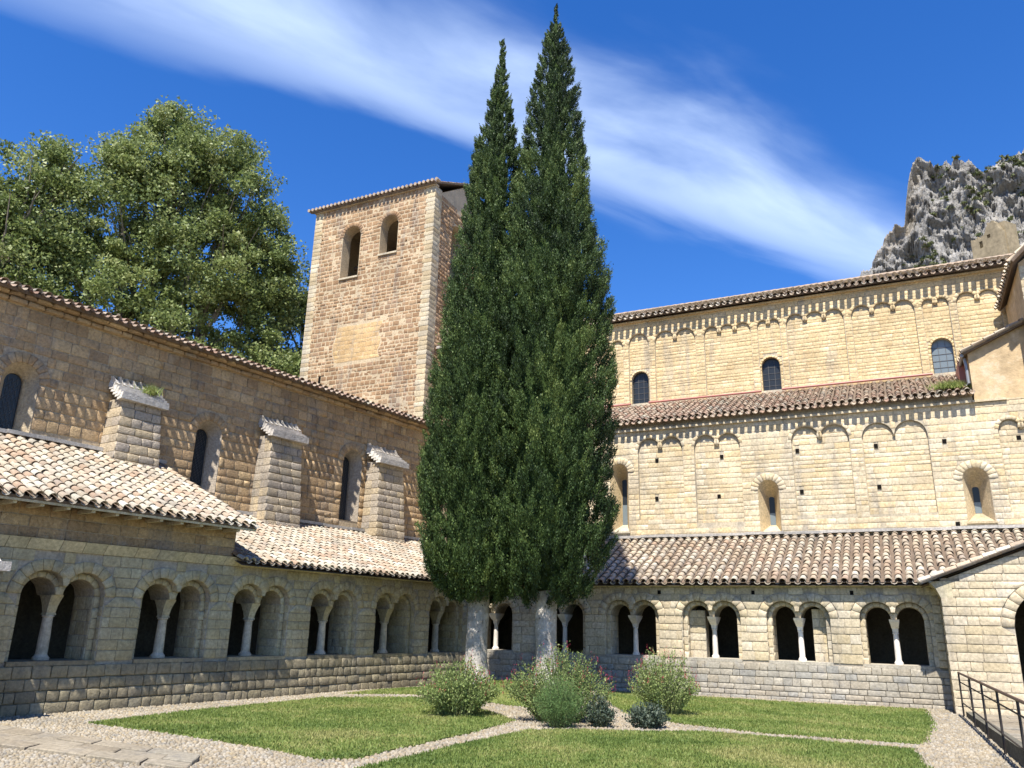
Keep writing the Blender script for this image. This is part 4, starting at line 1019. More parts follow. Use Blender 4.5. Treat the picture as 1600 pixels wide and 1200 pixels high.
rp_ = MB(); rp_.box(FR, 16.95, 17.15, -5.2, -7.45, 10.6, 11.7); rp_.build('brick_cheek', M['pipe_red'], AN)
# stair turret just inside the right edge
TT = thing('corner_turret', FR.P(20.3, -5, 9), 'corner of a higher building with a steep tiled eave at the right edge', 'building')
mb = MB(); mb.box(FR, 19.02, 24, -2.98, -7.3, 9.9, 14.3); tw_ = mb.build('wall', M['plaster'], TT)
masonry(FR, -2.95, 19.0, 20.6, 9.9, 14.2, .26, .45, lambda u, z: np.ones(len(u), bool), M['quoin'], tw_, 60, seed=122)
tf = Frame(FR.P(18.72, -2.7, 0), FR.V, -FR.U)
tiled_roof(tf, TT, M['tile_mid'], -4.6, .15, .0, 14.28, -3.2, 14.28+3.2*.95, pitch=.30, course=.36, nmax=60, seed=13)
mb = MB(); mb.poly([FR.P(19.0, -2.98, 14.3), FR.P(24, -2.98, 14.3), FR.P(24, -2.98, 18)]); mb.build('gable', M['plaster'], TT)

# ------------------------------------------------------------------ bell tower
TW = thing('bell_tower', FR.P(-12, -8, 0), 'square orange stone bell tower with two arched openings, left of the cypresses', 'tower')
tu0, tu1, tv = -16.45, -7.75, -7.5; tz = 26.35
tfm = Frame(FR.P(0, tv, 0), FR.U, FR.V)
tops = [Op(-14.17, -12.86, 21.55, arch_top([-13.515], .655, 24.25, -14.17, -12.86)), Op(-11.43, -10.19, 22.62, arch_top([-10.81], .62, 24.45, -11.43, -10.19))]
mb = MB(); pierced(mb, tfm, -.012, -.75, tu0, tu1, 0, tz, tops, step=.1)
ttw = mb.build('wall', M['tower_mortar'], TW)
mb = MB(); mb.box(tfm, tu0, tu0+.9, -.75, -7.5, 0, tz); mb.box(tfm, tu0, tu1, -6.6, -7.5, 0, tz); mb.build('rear_wall', M['tower_mortar'], TW)
so = [Op(-14.45, -12.58, 24.25, arch_top([-13.515], .93, 24.25)), Op(-11.70, -9.92, 24.45, arch_top([-10.81], .89, 24.45)),
      Op(-14.17, -12.86, 21.55, lambda u: np.full(np.shape(u), 24.26)), Op(-11.43, -10.19, 22.62, lambda u: np.full(np.shape(u), 24.46))]
tsol = solid_of(so)
patch = lambda u, z: (u > -14.1+.12*math.sin(int(z*4)*7.0)) & (u < -10.9+.12*math.sin(int(z*4)*5.0+1)) & (z > 16.2) & (z < 18.4)
masonry(tfm, 0, tu0+.55, tu1-.55, 12.2, tz, .26, .34, lambda u, z: tsol(u, z) & ~patch(u, z), M['tower'], ttw, 300, depth=.05, rough=.010, seed=131, gap=.034, jit=.3)
masonry(tfm, -.004, -14.4, -10.6, 16.2, 18.4, .26, .42, patch, piece_mat('yellow_patch', [(.46, .31, .15), (.50, .35, .18), (.44, .29, .14)], bump=(20, .5)), ttw, 60, depth=.05, seed=132, gap=.014, rough=.006, jit=.3)
for cu, zs, r_ in ((-13.515, 24.25, .655), (-10.81, 24.45, .62)): ring(tfm, .005, cu, zs, r_, r_+.26, 13, M['tower'], ttw)
rr = random.Random(9); z = 12.2; k = 0
while z < tz-.1:                      # alternating pale quoins on both corners
    h = rr.uniform(.24, .34); zt_ = min(tz, z+h)
    w = .62 if k % 2 else .5
    put_quads(tfm, .012, [(tu1-w-.0, tu1, tu1-w, tu1, z+.006, zt_-.006), (tu0, tu0+w, tu0, tu0+w, z+.006, zt_-.006)], M['quoin'], ttw, 300, .08, .004, rr, 'quoin')
    sdf = Frame(tfm.P(tu1, 0, 0), -FR.V, FR.U)
    w = .5 if k % 2 else .72
    put_quads(sdf, .012, [(0, w, 0, w, z+.006, zt_-.006)], M['quoin'], ttw, 300, .08, .004, rr, 'quoin')
    z = zt_; k += 1
sdf = Frame(tfm.P(tu1, 0, 0), -FR.V, FR.U)
sops = [Op(2.1, 3.5, 21.2, arch_top([2.8], .7, 24.3, 2.1, 3.5))]
mb = MB(); pierced(mb, sdf, -.03, -.9, 1.0, 7.5, 0, 25.9, sops, step=.1); mb.box(sdf, .02, 1.0, -.03, -.9, 0, 26.2); sw = mb.build('side_wall', M['tower_mortar'], TW)
ssol = solid_of(sops)
masonry(sdf, 0, .72, 7.4, 12.2, 26.1, .26, .36, lambda u, z: ssol(u, z), M['tower'], sw, 120, depth=.06, rough=.02, seed=133, gap=.03)
mb = MB(); mb.box(tfm, -14.2, -12.82, .08, -.1, 21.43, 21.54); mb.build('sill', M['quoin'], ttw)
mb = MB(); mb.box(tfm, -11.47, -10.15, .08, -.1, 22.50, 22.61); mb.build('sill', M['quoin'], ttw)
bl = MB(); bl.lathe(tfm.P(-13.3, -1.9, 21.9), [(.62, 0), (.60, .1), (.46, .35), (.40, .8), (.30, 1.0), (.05, 1.08)], 16); bl.build('bell', plain('bronze', (.05, .055, .05), .4, .5), TW, smooth=True)
bf = MB(); bf.box(tfm, -14.6, -12.4, -1.8, -2.0, 23.0, 23.2); bf.build('bell_frame', M['deck'], TW)
sl_m = MB(); sl_m.box(tfm, -15.02, -14.86, .01, -.02, 15.0, 15.55); sl_m.build('slit', M['void'], ttw)
fl_ = MB(); fl_.box(tfm, tu0+.9, tu1-.9, -1.0, -6.6, 20.9, 21.1); fl_.build('belfry_floor', M['deck'], TW)
mb = MB(); mb.box(tfm, tu0-.05, tu1+.05, .10, -.3, tz-.02, tz+.10); mb.build('cornice', M['tower_mortar'], TW)
gbm = MB(); gbm.box8([tfm.P(u, v, z) for z, vs_ in ((0, 0), (1, 0)) for u, v, z in ((tu0+.3, -.02, tz-.6), (tu1-.02, -.02, tz-.6), (tu1-.02, -3.5, tz-.6 if z == 0 else tz+1.75), (tu0+.3, -3.5, tz-.6 if z == 0 else tz+1.75))]); gbm.box8([tfm.P(tu0+.3, -3.5, tz-.6), tfm.P(tu1-.02, -3.5, tz-.6), tfm.P(tu1-.02, -7.4, tz-.6), tfm.P(tu0+.3, -7.4, tz-.6), tfm.P(tu0+.3, -3.5, tz+1.75), tfm.P(tu1-.02, -3.5, tz+1.75), tfm.P(tu1-.02, -7.4, tz-.1), tfm.P(tu0+.3, -7.4, tz-.1)]); gbm.build('gable', M['tower_mortar'], TW)
rb = MB(); rb.box8([tfm.P(tu0-.3, -3.8, tz+1.95), tfm.P(tu1+.3, -3.8, tz+1.95), tfm.P(tu1+.3, -7.9, tz-.1), tfm.P(tu0-.3, -7.9, tz-.1), tfm.P(tu0-.3, -3.8, tz+2.15), tfm.P(tu1+.3, -3.8, tz+2.15), tfm.P(tu1+.3, -7.9, tz+.1), tfm.P(tu0-.3, -7.9, tz+.1)]); rb.build('rear_roof', M['tile_red'], TW)
tiled_roof(FR, TW, M['tile_red'], tu0-.22, tu1+.06, tv+.24, tz+.10, tv-3.8, tz+.10+2.0, pitch=.29, course=.36, nmax=200, seed=14)
vt_ = MB(); u = tu0-.35
mb = MB()
while u < tu1+.3:
    mb.tube([tfm.P(u, .34, tz+.18), tfm.P(u, .0, tz+.20)], [.10, .09], 8); u += .29
mb.build('verge_tile', M['tile_red'], TW)
# broken masonry against the tower's right flank
RU = thing('ruined_wall', FR.P(-6.8, -8, 12), 'broken brown masonry clinging to the tower flank beside the cypress', 'ruin')
for i, (a, b, z0, z1, vv) in enumerate(((-7.72, -5.6, 0, 16.6, -8.6), (-7.72, -5.3, 16.6, 19.2, -9.3), (-7.2, -5.0, 19.0, 22.2, -9.6))):
    f_ = Frame(FR.P(0, vv, 0), FR.U, FR.V)
    mb = MB(); mb.box(f_, a, b, -.03, -1.0, z0, z1); q = mb.build('wall', M['wing_mortar'], RU)
    masonry(f_, 0, a, b, max(z0, 12), z1, .28, .4, lambda u, z: np.ones(len(u), bool), M['buttress'] if i == 1 else M['tower'], q, 80, depth=.08, rough=.03, seed=140+i, gap=.02)
    mb = MB(); mb.box(f_, a-.05, b, .12, -1.0, z1, z1+.14); mb.build('coping', M['coping'], RU)

# ------------------------------------------------------------------ foliage
def leaves(C, size, outdir, mat, name, parent, tone, elong=1.7, spread=.9, face=None, tri=False):
    """one kite-shaped leaf (two triangles) per centre"""
    n = len(C); d = outdir + RNG.normal(0, spread, (n, 3)); d /= np.linalg.norm(d, axis=1)[:, None]+1e-9
    r = RNG.normal(0, 1, (n, 3)) if face is None else face+RNG.normal(0, .38, (n, 3)); s = np.cross(d, r); s /= np.linalg.norm(s, axis=1)[:, None]+1e-9
    nrm = np.cross(d, s); L_ = size[:, None]
    a = C-d*L_*.5; b = C+d*L_*.5; k = C-d*L_*.05+nrm*L_*.10
    w = L_/elong*.5
    if tri:
        V = np.stack([a-s*w, a+s*w, b], 1).reshape(-1, 3); F = np.arange(3*n).reshape(-1, 3)
        return link(bpy.data.objects.new(name, np_mesh(name, V, F, mat, np.clip(tone, 0, 1))), parent)
    V = np.stack([a, k+s*w, b, k-s*w], 1).reshape(-1, 3); i = np.arange(n)[:, None]*4
    F = np.concatenate([i+np.array([0, 1, 2]), i+np.array([0, 2, 3])], 1).reshape(-1, 3)
    o = bpy.data.objects.new(name, np_mesh(name, V, F, mat, np.repeat(np.clip(tone, 0, 1), 2)))
    return link(o, parent)
M['cyp'] = leaf_mat('cypress_leaf', [(.016, .032, .010), (.040, .072, .019), (.082, .130, .032), (.155, .20, .052)], .12, .6)
M['cyp_core'] = piece_mat('cypress_core', [(.034, .058, .016)], grain=(4, .2), bump=(8, 1), rough=1, weather=0)
def cypress(base, prof, top, seed, label, yellow, k_=1.0):
    prof = [(2+(z-2)*k_, r_*k_) for z, r_ in prof]; base = (base[0]*k_, base[1]*k_); top = (top[0]*k_, top[1]*k_)
    rg = np.random.default_rng(seed); t = thing('cypress', (*base, float(gz(*base))), label, 'tree', 'tall cypresses in the middle of the court')
    zs = np.array([p[0] for p in prof]); rs = np.array([p[1] for p in prof]); H = zs[-1]
    lean = np.array(top)-np.array(base)
    cen = lambda z: np.stack([base[0]+lean[0]*(z/H)**2, base[1]+lean[1]*(z/H)**2], -1)
    rad = lambda z: np.maximum(np.interp(z, zs, rs)-.13, .03)
    mb = MB(); pts = [(*base, float(gz(*base))-.15), (base[0], base[1], .45), (base[0]-.02, base[1], 1.2), (base[0]+.02, base[1], 2.4), (base[0], base[1], 4), (base[0], base[1], 9)]
    n = 16; ringsz = [(-.35, .52), (.05, .44), (.25, .36), (.6, .31), (1.2, .29), (1.8, .30), (2.6, .29), (3.6, .26), (8, .18)]
    V = []; F = []
    for k, (z, r_) in enumerate(ringsz):
        for j in range(n):
            a = 2*math.pi*j/n; rr_ = r_*(1+.10*mnoise.noise(Vector((math.cos(a)*1.5, math.sin(a)*1.5+seed, z*.5)))+.05*math.cos(5*a+z*.4))
            V.append((base[0]+.03*math.sin(z*2+seed)+rr_*math.cos(a), base[1]+rr_*math.sin(a), z+float(gz(*base))))
    for k in range(len(ringsz)-1):
        for j in range(n): F.append((k*n+j, k*n+(j+1) % n, (k+1)*n+(j+1) % n, (k+1)*n+j))
    link(bpy.data.objects.new('trunk', np_mesh('trunk', V, F, M['bark'], smooth=True)), t)
    # lumpy solid core, added to block light through the crown
    nz, na = 60, 22; V = []
    zz_ = np.linspace(zs[0]+.25, H-.5, nz)
    for z in zz_:
        c = cen(z)
        for j in range(na):
            a = 2*math.pi*j/na; r_ = rad(z)*(.60 if rad(z) > 1.2 else .38)*(1+.2*mnoise.noise(Vector((math.cos(a)*2+seed, math.sin(a)*2, z*.5))))
            V.append((c[0]+r_*math.cos(a), c[1]+r_*math.sin(a), z))
    F = [(k*na+j, k*na+(j+1) % na, (k+1)*na+(j+1) % na, (k+1)*na+j) for k in range(nz-1) for j in range(na)]
    V.append((*cen(zz_[0]), zz_[0]-.1)); V.append((*cen(zz_[-1]), H-.2))
    T = [(j, (j+1) % na, nz*na) for j in range(na)]+[((nz-1)*na+j, (nz-1)*na+(j+1) % na, nz*na+1) for j in range(na)]
    core = link(bpy.data.objects.new('crown', np_mesh('crown', V, [F, T], M['cyp_core'])), t)
    # plumes: clumps of upward sprays all over the surface
    ncl = 3700
    zc = []
    while len(zc) < ncl:
        z = rg.uniform(zs[0]-.1, H); 
        if rg.random() < (rad(z)+.12)/2.5: zc.append(z)
    zc = np.array(zc); a = rg.random(ncl)*2*np.pi
    lump = np.array([mnoise.noise(Vector((math.cos(x)*1.6*rad(z)+seed*3, math.sin(x)*1.6*rad(z), z*.55))) for x, z in zip(a, zc)])
    lump2 = np.array([mnoise.noise(Vector((math.cos(x)*4*rad(z)+seed*3, math.sin(x)*4*rad(z), z*1.2))) for x, z in zip(a, zc)])
    lump3 = np.array([abs(mnoise.noise(Vector((math.cos(x)*1.3*(rad(z)+.4)+seed*3, math.sin(x)*1.3*(rad(z)+.4), z*.62+40)))) for x, z in zip(a, zc)])
    rc = rad(zc)*(1.02+.07*lump)-.55*np.clip(.10-lump3, 0, .1)/.1*np.minimum(1, rad(zc)*.7)+.20*lump2*np.minimum(1, rad(zc))+rg.normal(0, .04, ncl)-rg.random(ncl)**2.5*.25*rad(zc)
    c2 = cen(zc); C = np.stack([c2[:, 0]+rc*np.cos(a), c2[:, 1]+rc*np.sin(a), zc], 1)
    out = np.stack([np.cos(a), np.sin(a), np.zeros(ncl)], 1)
    per = 140; idx = np.repeat(np.arange(ncl), per); m = len(idx)
    szc = rg.uniform(.7, 1.45, ncl)[idx]*np.minimum(1, .40+rad(zc)[idx]*.45)
    up = np.array([0, 0, 1.0])
    ax = out*.45+up; ax /= np.linalg.norm(ax, axis=1)[:, None]
    h = rg.normal(0, .5, m)
    off = rg.normal(0, 1, (m, 3)); off /= np.linalg.norm(off, axis=1)[:, None]; off *= (rg.random(m)**.4)[:, None]
    tap = np.clip(1.15-.55*(h+.3), .3, 1.2)
    P = C[idx] + ax[idx]*(h*.22*szc)[:, None] + off*(np.array([.130, .130, .10])*szc[:, None]*tap[:, None])
    od = ax[idx]*1.2 + off*.35; fdir = off*1.0+out[idx]*.45+up*.15
    tn = .40+.30*lump2[idx]+.12*lump[idx]+rg.normal(0, .15, m)+.12*h+(rg.normal(0, .14, ncl))[idx]+.6*yellow*(np.array([mnoise.noise(Vector((x*.5, y*.5, z*.35))) for x, y, z in C])[idx])
    o = leaves(P, rg.uniform(.04, .082, m), od, M['cyp'], 'foliage', core, tn, elong=1.9, spread=.4, face=fdir, tri=True)
cypress((-.93, 26.98), [(2.95, 1.0), (3.3, 1.55), (3.9, 1.90), (5, 2.05), (6.5, 2.14), (9.2, 2.08), (12.5, 1.72), (15.1, 1.40), (17.5, 1.18), (19.5, .95), (21.5, .60), (23.2, .30), (24.9, .03)], (-.70, 26.98), 3,
        'shorter left cypress with a fine pointed tip and pale flaking trunk', .25, .885)
cypress((1.30, 27.05), [(2.85, .9), (3.2, 1.5), (3.7, 1.90), (4.6, 2.15), (6.2, 2.36), (9.3, 2.30), (12, 2.24), (13.9, 2.15), (15.2, 1.95), (17, 1.70), (19.6, 1.30), (22.8, .98), (24.4, .68), (25.6, .40), (26.7, .04)], (1.48, 27.05), 8,
        'taller right cypress with fuller yellow green crown beside the church', .75, .860)
M['plane'] = leaf_mat('plane_leaf', [(.07, .10, .03), (.15, .20, .06), (.25, .30, .10), (.36, .39, .17)], .35, .5)
def plane_tree(base, blobs, seed, label, nleaf, trunk_h, tone0=.5):
    rg = np.random.default_rng(seed); rr = random.Random(seed)
    t = thing('plane_tree', (*base, 0), label, 'tree', 'plane trees behind the refectory wing')
    mb = MB(); b = Vector((*base, 0)); fork = b+Vector((0, 0, trunk_h))
    mb.tube([b-Vector((0, 0, .3)), b+Vector((0, 0, trunk_h*.5)), fork], [.7, .55, .48], 12)
    tips = []
    for (c, r_, n) in blobs:
        c = Vector(c); j = fork+(c-fork)*.45+Vector((rr.uniform(-1, 1), rr.uniform(-1, 1), -1)); mb.tube([fork, j, c+Vector((0, 0, r_*.5))], [.30, .2, .06], 8)
        for k in range(n//7):
            d = Vector((rr.gauss(0, 1), rr.gauss(0, 1), rr.gauss(0, 1)+.2)).normalized(); e = c+Vector((d.x*r_, d.y*r_, d.z*r_))*rr.uniform(.6, .95)
            s = j+(c-j)*rr.uniform(.2, 1); mid = (s+e)/2+Vector((rr.uniform(-.4, .4), rr.uniform(-.4, .4), rr.uniform(-.2, .5))); mb.tube([s, mid, e], [.09, .055, .02], 5, False)
    mb.build('trunk', M['bark_plane'], t, smooth=True)
    CC = []
    for (c, r_, n) in blobs:
        d = rg.normal(0, 1, (n, 3)); d /= np.linalg.norm(d, axis=1)[:, None]; CC.append(np.array(c)+d*(r_*rg.random(n)**.42)[:, None]*np.array([1, 1, 1.0]))
    C = np.concatenate(CC); ncl = len(C); per = nleaf//ncl; idx = np.repeat(np.arange(ncl), per); m = len(idx)
    sz = rg.uniform(.6, 1.45, ncl)
    off = rg.normal(0, 1, (m, 3)); off /= np.linalg.norm(off, axis=1)[:, None]; off *= (rg.random(m)**.5*sz[idx])[:, None]*np.array([1, 1, .62])
    P = C[idx]+off
    tn = tone0+rg.normal(0, .17, m)+rg.normal(0, .14, ncl)[idx]
    leaves(P, rg.uniform(.12, .22, m), off*.3+np.array([0, 0, .2]), M['plane'], 'crown', t, tn, elong=1.0, spread=.8, tri=True)
plane_tree((-21.8, 45.2), [((-21.9, 45, 29.5), 3.7, 60), ((-22.0, 45.3, 32.2), 2.1, 26), ((-19.4, 45.8, 30.4), 2.3, 32), ((-24.8, 44, 29.0), 2.5, 36), ((-23.5, 45, 25), 4.0, 70), ((-18.2, 46.3, 27.5), 3.0, 50), ((-19, 46, 23.5), 4.0, 70), ((-16.6, 46.8, 24.8), 2.4, 34),
            ((-15.9, 47, 20.8), 2.5, 38), ((-24, 44, 19.5), 4.0, 60), ((-19.5, 45.8, 18), 4.2, 60), ((-15.6, 47.2, 16.5), 2.8, 36), ((-26, 43, 22), 2.5, 34)], 21, 'large airy plane tree with rounded crown behind the left wing', 140000, 10, .52)
plane_tree((-30.5, 39.5), [((-28.6, 40.9, 24.7), 3.2, 50), ((-26.9, 41.6, 27.0), 1.9, 22), ((-31.5, 39.5, 23.7), 3.2, 50), ((-29.0, 41, 20.7), 3.6, 54), ((-33, 38.5, 20.7), 3.6, 50), ((-27.2, 42.2, 22.7), 2.4, 32), ((-30, 40, 16.7), 3.8, 50), ((-27.0, 41.5, 17.7), 2.6, 32), ((-26.5, 42, 14.2), 3, 30)], 22,
           'plane tree at the far left edge cut by the picture', 86000, 9, .52)
plane_tree((-12.8, 56), [((-16.2, 54, 24.6), 2.6, 36), ((-14.8, 55, 20.5), 3.4, 50), ((-17.0, 54.5, 17.5), 3.4, 46), ((-13.5, 55.5, 24), 2.8, 36), ((-19, 54, 19), 3.4, 44), ((-15, 55, 14.5), 3.5, 40)], 23,
           'darker lower tree squeezed between plane tree and tower', 40000, 8, .12)

# shrubs of the crossing
M['shrub'] = leaf_mat('shrub_leaf', [(.09, .13, .035), (.16, .22, .065), (.25, .31, .10), (.36, .40, .16)], .3, .6)
M['fennel'] = leaf_mat('fennel_leaf', [(.08, .15, .045), (.13, .22, .07), (.20, .29, .09)], .3, .6)
M['dark_leaf'] = leaf_mat('grey_green_leaf', [(.035, .055, .035), (.065, .09, .06), (.11, .13, .09)], .2, .6)
M['stem'] = plain('green_stem', (.13, .15, .06), .8)
M['redfl'] = plain('red_flower', (.26, .022, .04), .7)
def shrub(name, base, rx, ry, h, nst, per, lsz, mat, seed, label, cat, flowers=0, elong=2.0, stiff=.5, fine=False, tone0=.5, group=None):
    rg = np.random.default_rng(seed); z0 = float(gz(*base)); t = thing(name, (*base, z0), label, cat, group)
    a = rg.random(nst)*6.283; rad = np.sqrt(rg.random(nst)); b = np.array([base[0], base[1], z0])
    tip = b+np.stack([np.cos(a)*rad*rx, np.sin(a)*rad*ry, h*(1-.55*rad**2.2)*(.62+.5*rg.random(nst)**.8)], 1)
    foot = b+np.stack([np.cos(a)*rad*rx*.35, np.sin(a)*rad*ry*.35, np.zeros(nst)], 1)
    mb = MB()
    for f, e in zip(foot, tip):
        m_ = (f+e)/2+np.array([0, 0, .1*h]); mb.tube([f, m_, e], [.008, .006, .003], 4, False)
    mb.build('stem', M['stem'], t)
    s = rg.random((nst, per))**.75; s = s*.88+.12; m = nst*per
    mid = (foot+tip)/2+np.array([0, 0, .1*h])
    P = ((1-s)**2)[..., None]*foot[:, None]+(2*s*(1-s))[..., None]*mid[:, None]+(s**2)[..., None]*tip[:, None]
    P = P.reshape(-1, 3)+rg.normal(0, .045 if not fine else .06, (m, 3))
    P[:, 2] = np.maximum(P[:, 2], z0+.02)
    out = P-(b+np.array([0, 0, -.1])); out /= np.linalg.norm(out, axis=1)[:, None]
    tn = tone0+rg.normal(0, .2, m)+np.repeat(rg.normal(0, .1, nst), per)
    leaves(P, rg.uniform(.7, 1.3, m)*lsz, out*stiff+np.array([0, 0, .3]), mat, 'foliage', t, tn, elong=elong, spread=.7)
    if flowers:
        fb = []; sel = rg.choice(nst, flowers); up = tip[sel]
        for p in up:
            q = p+np.array([rg.normal(0, .03), rg.normal(0, .03), 0]); L_ = rg.uniform(.10, .26)
            for k in range(6): fb.append(q+np.array([rg.normal(0, .012), rg.normal(0, .012), L_*k/6]))
        fb = np.array(fb)
        leaves(fb, rg.uniform(.018, .034, len(fb)), np.tile([0, 0, 1.], (len(fb), 1)), M['redfl'], 'flower_spike', t, np.full(len(fb), .5), elong=1.3)['kind'] = 'stuff'
SG = 'flowering shrubs where the paths cross'
shrub('shrub', (-1.05, 19.35), 1.02, .85, 1.18, 210, 46, .055, M['shrub'], 31, 'rounded leafy shrub left of the path, below the left cypress', 'shrub', 60, group=SG)
shrub('shrub', (1.2, 18.75), 1.30, .8, 1.50, 260, 46, .050, M['shrub'], 32, 'widest tallest shrub in the middle with many red flower spikes', 'shrub', 150, tone0=.42, group=SG)
shrub('fennel', (1.15, 17.7), .55, .5, .98, 150, 90, .045, M['fennel'], 33, 'feathery blue green fennel clump at the front of the middle shrub', 'herb', elong=5, fine=True)
shrub('shrub', (3.85, 20.6), .92, .8, 1.48, 190, 44, .052, M['shrub'], 34, 'pale leafy shrub with red spikes at right of the path', 'shrub', 90, tone0=.62, group=SG)
shrub('low_plant', (3.0, 18.0), .46, .42, .48, 70, 44, .060, M['dark_leaf'], 35, 'low dark grey green plant at the foot of the right shrub', 'plant', elong=1.6)
shrub('low_plant', (2.02, 17.95), .34, .34, .60, 60, 40, .055, M['dark_leaf'], 36, 'small dark leafy plant at the right foot of the fennel', 'plant', elong=1.8)
# grass tuft in the aisle gutter, and on the first buttress
def tuft(p, n, h, spread, label):
    rg = np.random.default_rng(int(h*100)); P = np.array(p)+rg.normal(0, 1, (n, 3))*np.array(spread); V = []
    tipo = rg.normal(0, .12, (n, 3))*[1, 1, 0]; hh = rg.uniform(.4, 1, n)*h
    a = P-np.array([.012, 0, 0]); b = P+np.array([.012, 0, 0]); c = P+tipo; c[:, 2] += hh
    V = np.stack([a, b, c], 1).reshape(-1, 3)
    o = bpy.data.objects.new('grass_tuft', np_mesh('grass_tuft', V, np.arange(3*n).reshape(-1, 3), gl, rg.random(n)))
    link(o); tag(o, label, 'grass', None, 'stuff')
tuft(FR.P(16.6, -4.25, 10.42), 900, .34, (.30, .12, .02), 'grass growing on the tiles under the third nave window')
tuft(FL.P(-12.0, -3.45, 8.30), 260, .30, (.12, .10, .02), 'dry grass tuft on the cap of the first buttress')

# ------------------------------------------------------------------ mountain
sil = [(20.0, 100), (22.5, 120), (24.2, 136), (25.6, 151), (26.6, 158), (27.7, 169), (28.2, 172), (28.7, 172), (29.15, 186), (29.25, 190), (29.75, 201), (30.3, 202), (31.0, 195), (32.4, 197), (33.3, 193), (33.9, 188), (35.0, 191), (36.2, 192), (38, 205), (41, 212), (45, 190), (49, 140), (53, 90)]
sa = np.array([s[0] for s in sil]); sh = np.array([s[1] for s in sil])
na, nt_ = 520, 190
A = np.linspace(20, 53, na); Tt = np.linspace(0, 1, nt_)
top = np.interp(A, sa, sh)
def fbm(x, y, z, o=4):
    s, am = 0, 1
    for k in range(o): s += am*mnoise.noise(Vector((x, y, z))); x *= 2.1; y *= 2.1; z *= 2.1; am *= .5
    return s
V = np.zeros((nt_+6, na, 3))
for i, a in enumerate(A):
    jag = 3.2*fbm(a*1.7, 2, 0, 4)+1.8*abs(mnoise.noise(Vector((a*9, 0, 0)))); tp = top[i]+jag
    for j, t in enumerate(Tt):
        z = tp*t; b = fbm(a*.30+z*.012, z*.040, 1, 5); ri = abs(mnoise.noise(Vector((a*.75-z*.02, z*.05, 7)))); st = abs(mnoise.noise(Vector((a*.6, z*.16+a*.4, 4)))); st = st*1.6
        r_ = 350-75*(1-t)**1.6-11*b*(1-t*.55)+9*ri*(1-.4*t)+3*st-4.2*abs(mnoise.noise(Vector((a*1.9+z*.05, z*.22, 3))))+3.4*abs(mnoise.noise(Vector((a*4.3, z*.55, 8))))-1.8*abs(mnoise.noise(Vector((a*10, z*1.3, 5))))
        if t > .97: r_ = r_*(1-(t-.97)/.03)+350*((t-.97)/.03)
        r_ -= 0
        V[j, i] = (r_*math.sin(R(a)), r_*math.cos(R(a)), z)
    for j in range(6):
        r_ = 352+14*(j+1); V[nt_+j, i] = (r_*math.sin(R(a)), r_*math.cos(R(a)), tp-7*(j+1)**1.35*(1 if j else .4))
idx = np.arange((nt_+6)*na).reshape(nt_+6, na)
F = np.stack([idx[:-1, :-1], idx[:-1, 1:], idx[1:, 1:], idx[1:, :-1]], -1).reshape(-1, 4)
tag(link(bpy.data.objects.new('mountain', np_mesh('mountain', V.reshape(-1, 3), F, M['rock']))), 'craggy grey limestone cliff rising behind the church roof', None, None, 'structure')
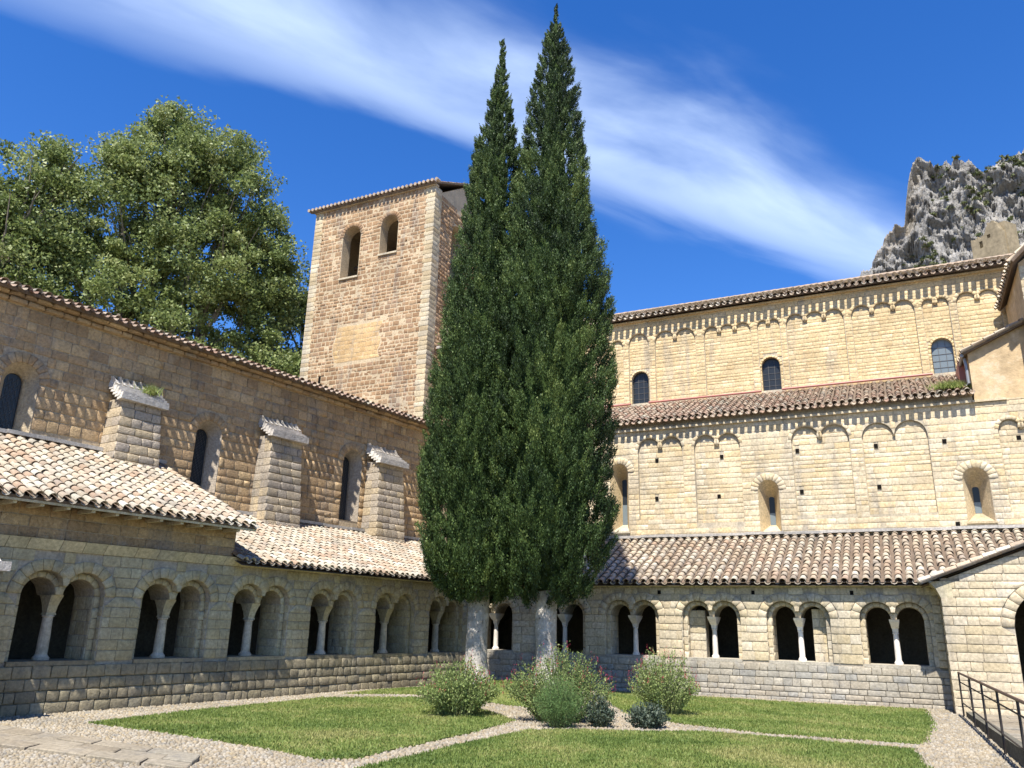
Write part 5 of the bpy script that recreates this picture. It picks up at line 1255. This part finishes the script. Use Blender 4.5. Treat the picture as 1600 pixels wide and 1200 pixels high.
# scrub on the ledges
rg = np.random.default_rng(77); cl = []
VV = V
for _ in range(26000):
    j = rg.integers(40, nt_+3); i = rg.integers(20, na-4)
    a = A[i]; p = VV[j, i]; e1 = VV[j, i+1]-VV[j, i-1]; e2 = VV[min(j+1, nt_+4), i]-VV[j-1, i]; nn = np.cross(e1, e2); nn /= np.linalg.norm(nn)+1e-9
    flat = abs(nn[2]); veg = mnoise.noise(Vector((a*.7, p[2]*.05, 20)))
    low = p[2] < np.interp(a, sa, sh)-34 or (a > 31.3 and abs(p[2]-(181-.0*(a-33))) < 9+4*veg and a < 40)
    if (flat > .5 and veg > .22) or (low and veg > -.1 and flat > .12) or (j > nt_-3 and veg > .15): cl.append(p)
cl = np.array(cl[:3600]); per = 26; idx = np.repeat(np.arange(len(cl)), per); m = len(idx)
off = rg.normal(0, 1, (m, 3)); off /= np.linalg.norm(off, axis=1)[:, None]; off *= (rg.random(m)**.5)[:, None]*rg.uniform(.7, 2.0, len(cl))[idx][:, None]
off[:, 2] = np.abs(off[:, 2])*.8
sm_ = leaf_mat('scrub_leaf', [(.06, .08, .03), (.11, .13, .05), (.17, .18, .075)], .2, .7)
o = leaves(cl[idx]+off, rg.uniform(.7, 1.3, m), off*.3, sm_, 'scrub', None, .45+rg.normal(0, .2, m)+rg.normal(0, .2, len(cl))[idx], elong=1.3, spread=.8, tri=True)
tag(o, 'dark green scrub clinging to ledges and the foot of the cliff', 'scrub', None, 'stuff')
# ruined castle on its shelf
def at(px_, py_, D):
    d = CR*(px_-800)+CU*(600-py_)-CB*FPX; k = D/math.hypot(d[0], d[1]); return EYE+d*k
c0 = at(1518, 386, 318); c1 = at(1566, 376, 312)
u_ = c1-c0; u_[2] = 0; Lc = np.linalg.norm(u_); u_ /= Lc; v_ = np.array([u_[1], -u_[0], 0]); v_ = v_ if v_[1] < 0 else -v_
cf_ = Frame((c0[0], c0[1], 0), u_, v_)
KS = thing('castle_ruin', (c0[0], c0[1], c0[2]), 'small ruined castle of yellow stone on the cliff above the roof', 'castle')
zb_ = c0[2]
ops = [Op(3.0, 4.4, zb_-2.0, lambda u: np.full(np.shape(u), zb_+.6)), Op(6.4, 7.4, zb_+.6, lambda u: np.full(np.shape(u), zb_+2.0))]
ztf = lambda u: zb_+2.2+4.2*max(0, min(1, (u-5.0)/2.2))+.35*math.sin(u*3)+.5*math.sin(u*7.3) if u < 9.6 else zb_+6.2-(u-9.6)*2.2+.4*math.sin(u*5)
mb = MB(); sub = np.linspace(0, Lc, 30)
for a_, b_ in zip(sub, sub[1:]): 
    here = [o_ for o_ in ops if o_.l < (a_+b_)/2 < o_.r]
    pierced(mb, cf_, 0, -2.5, float(a_), float(b_), zb_-14, 0, [Op(float(a_), float(b_), o_.zb, o_.top) for o_ in here], ztop=ztf, step=5)
mb.box(cf_, 5.2, 12, -2.5, -9, zb_-12, zb_+6)
mb.build('wall', M['ruin'], KS)
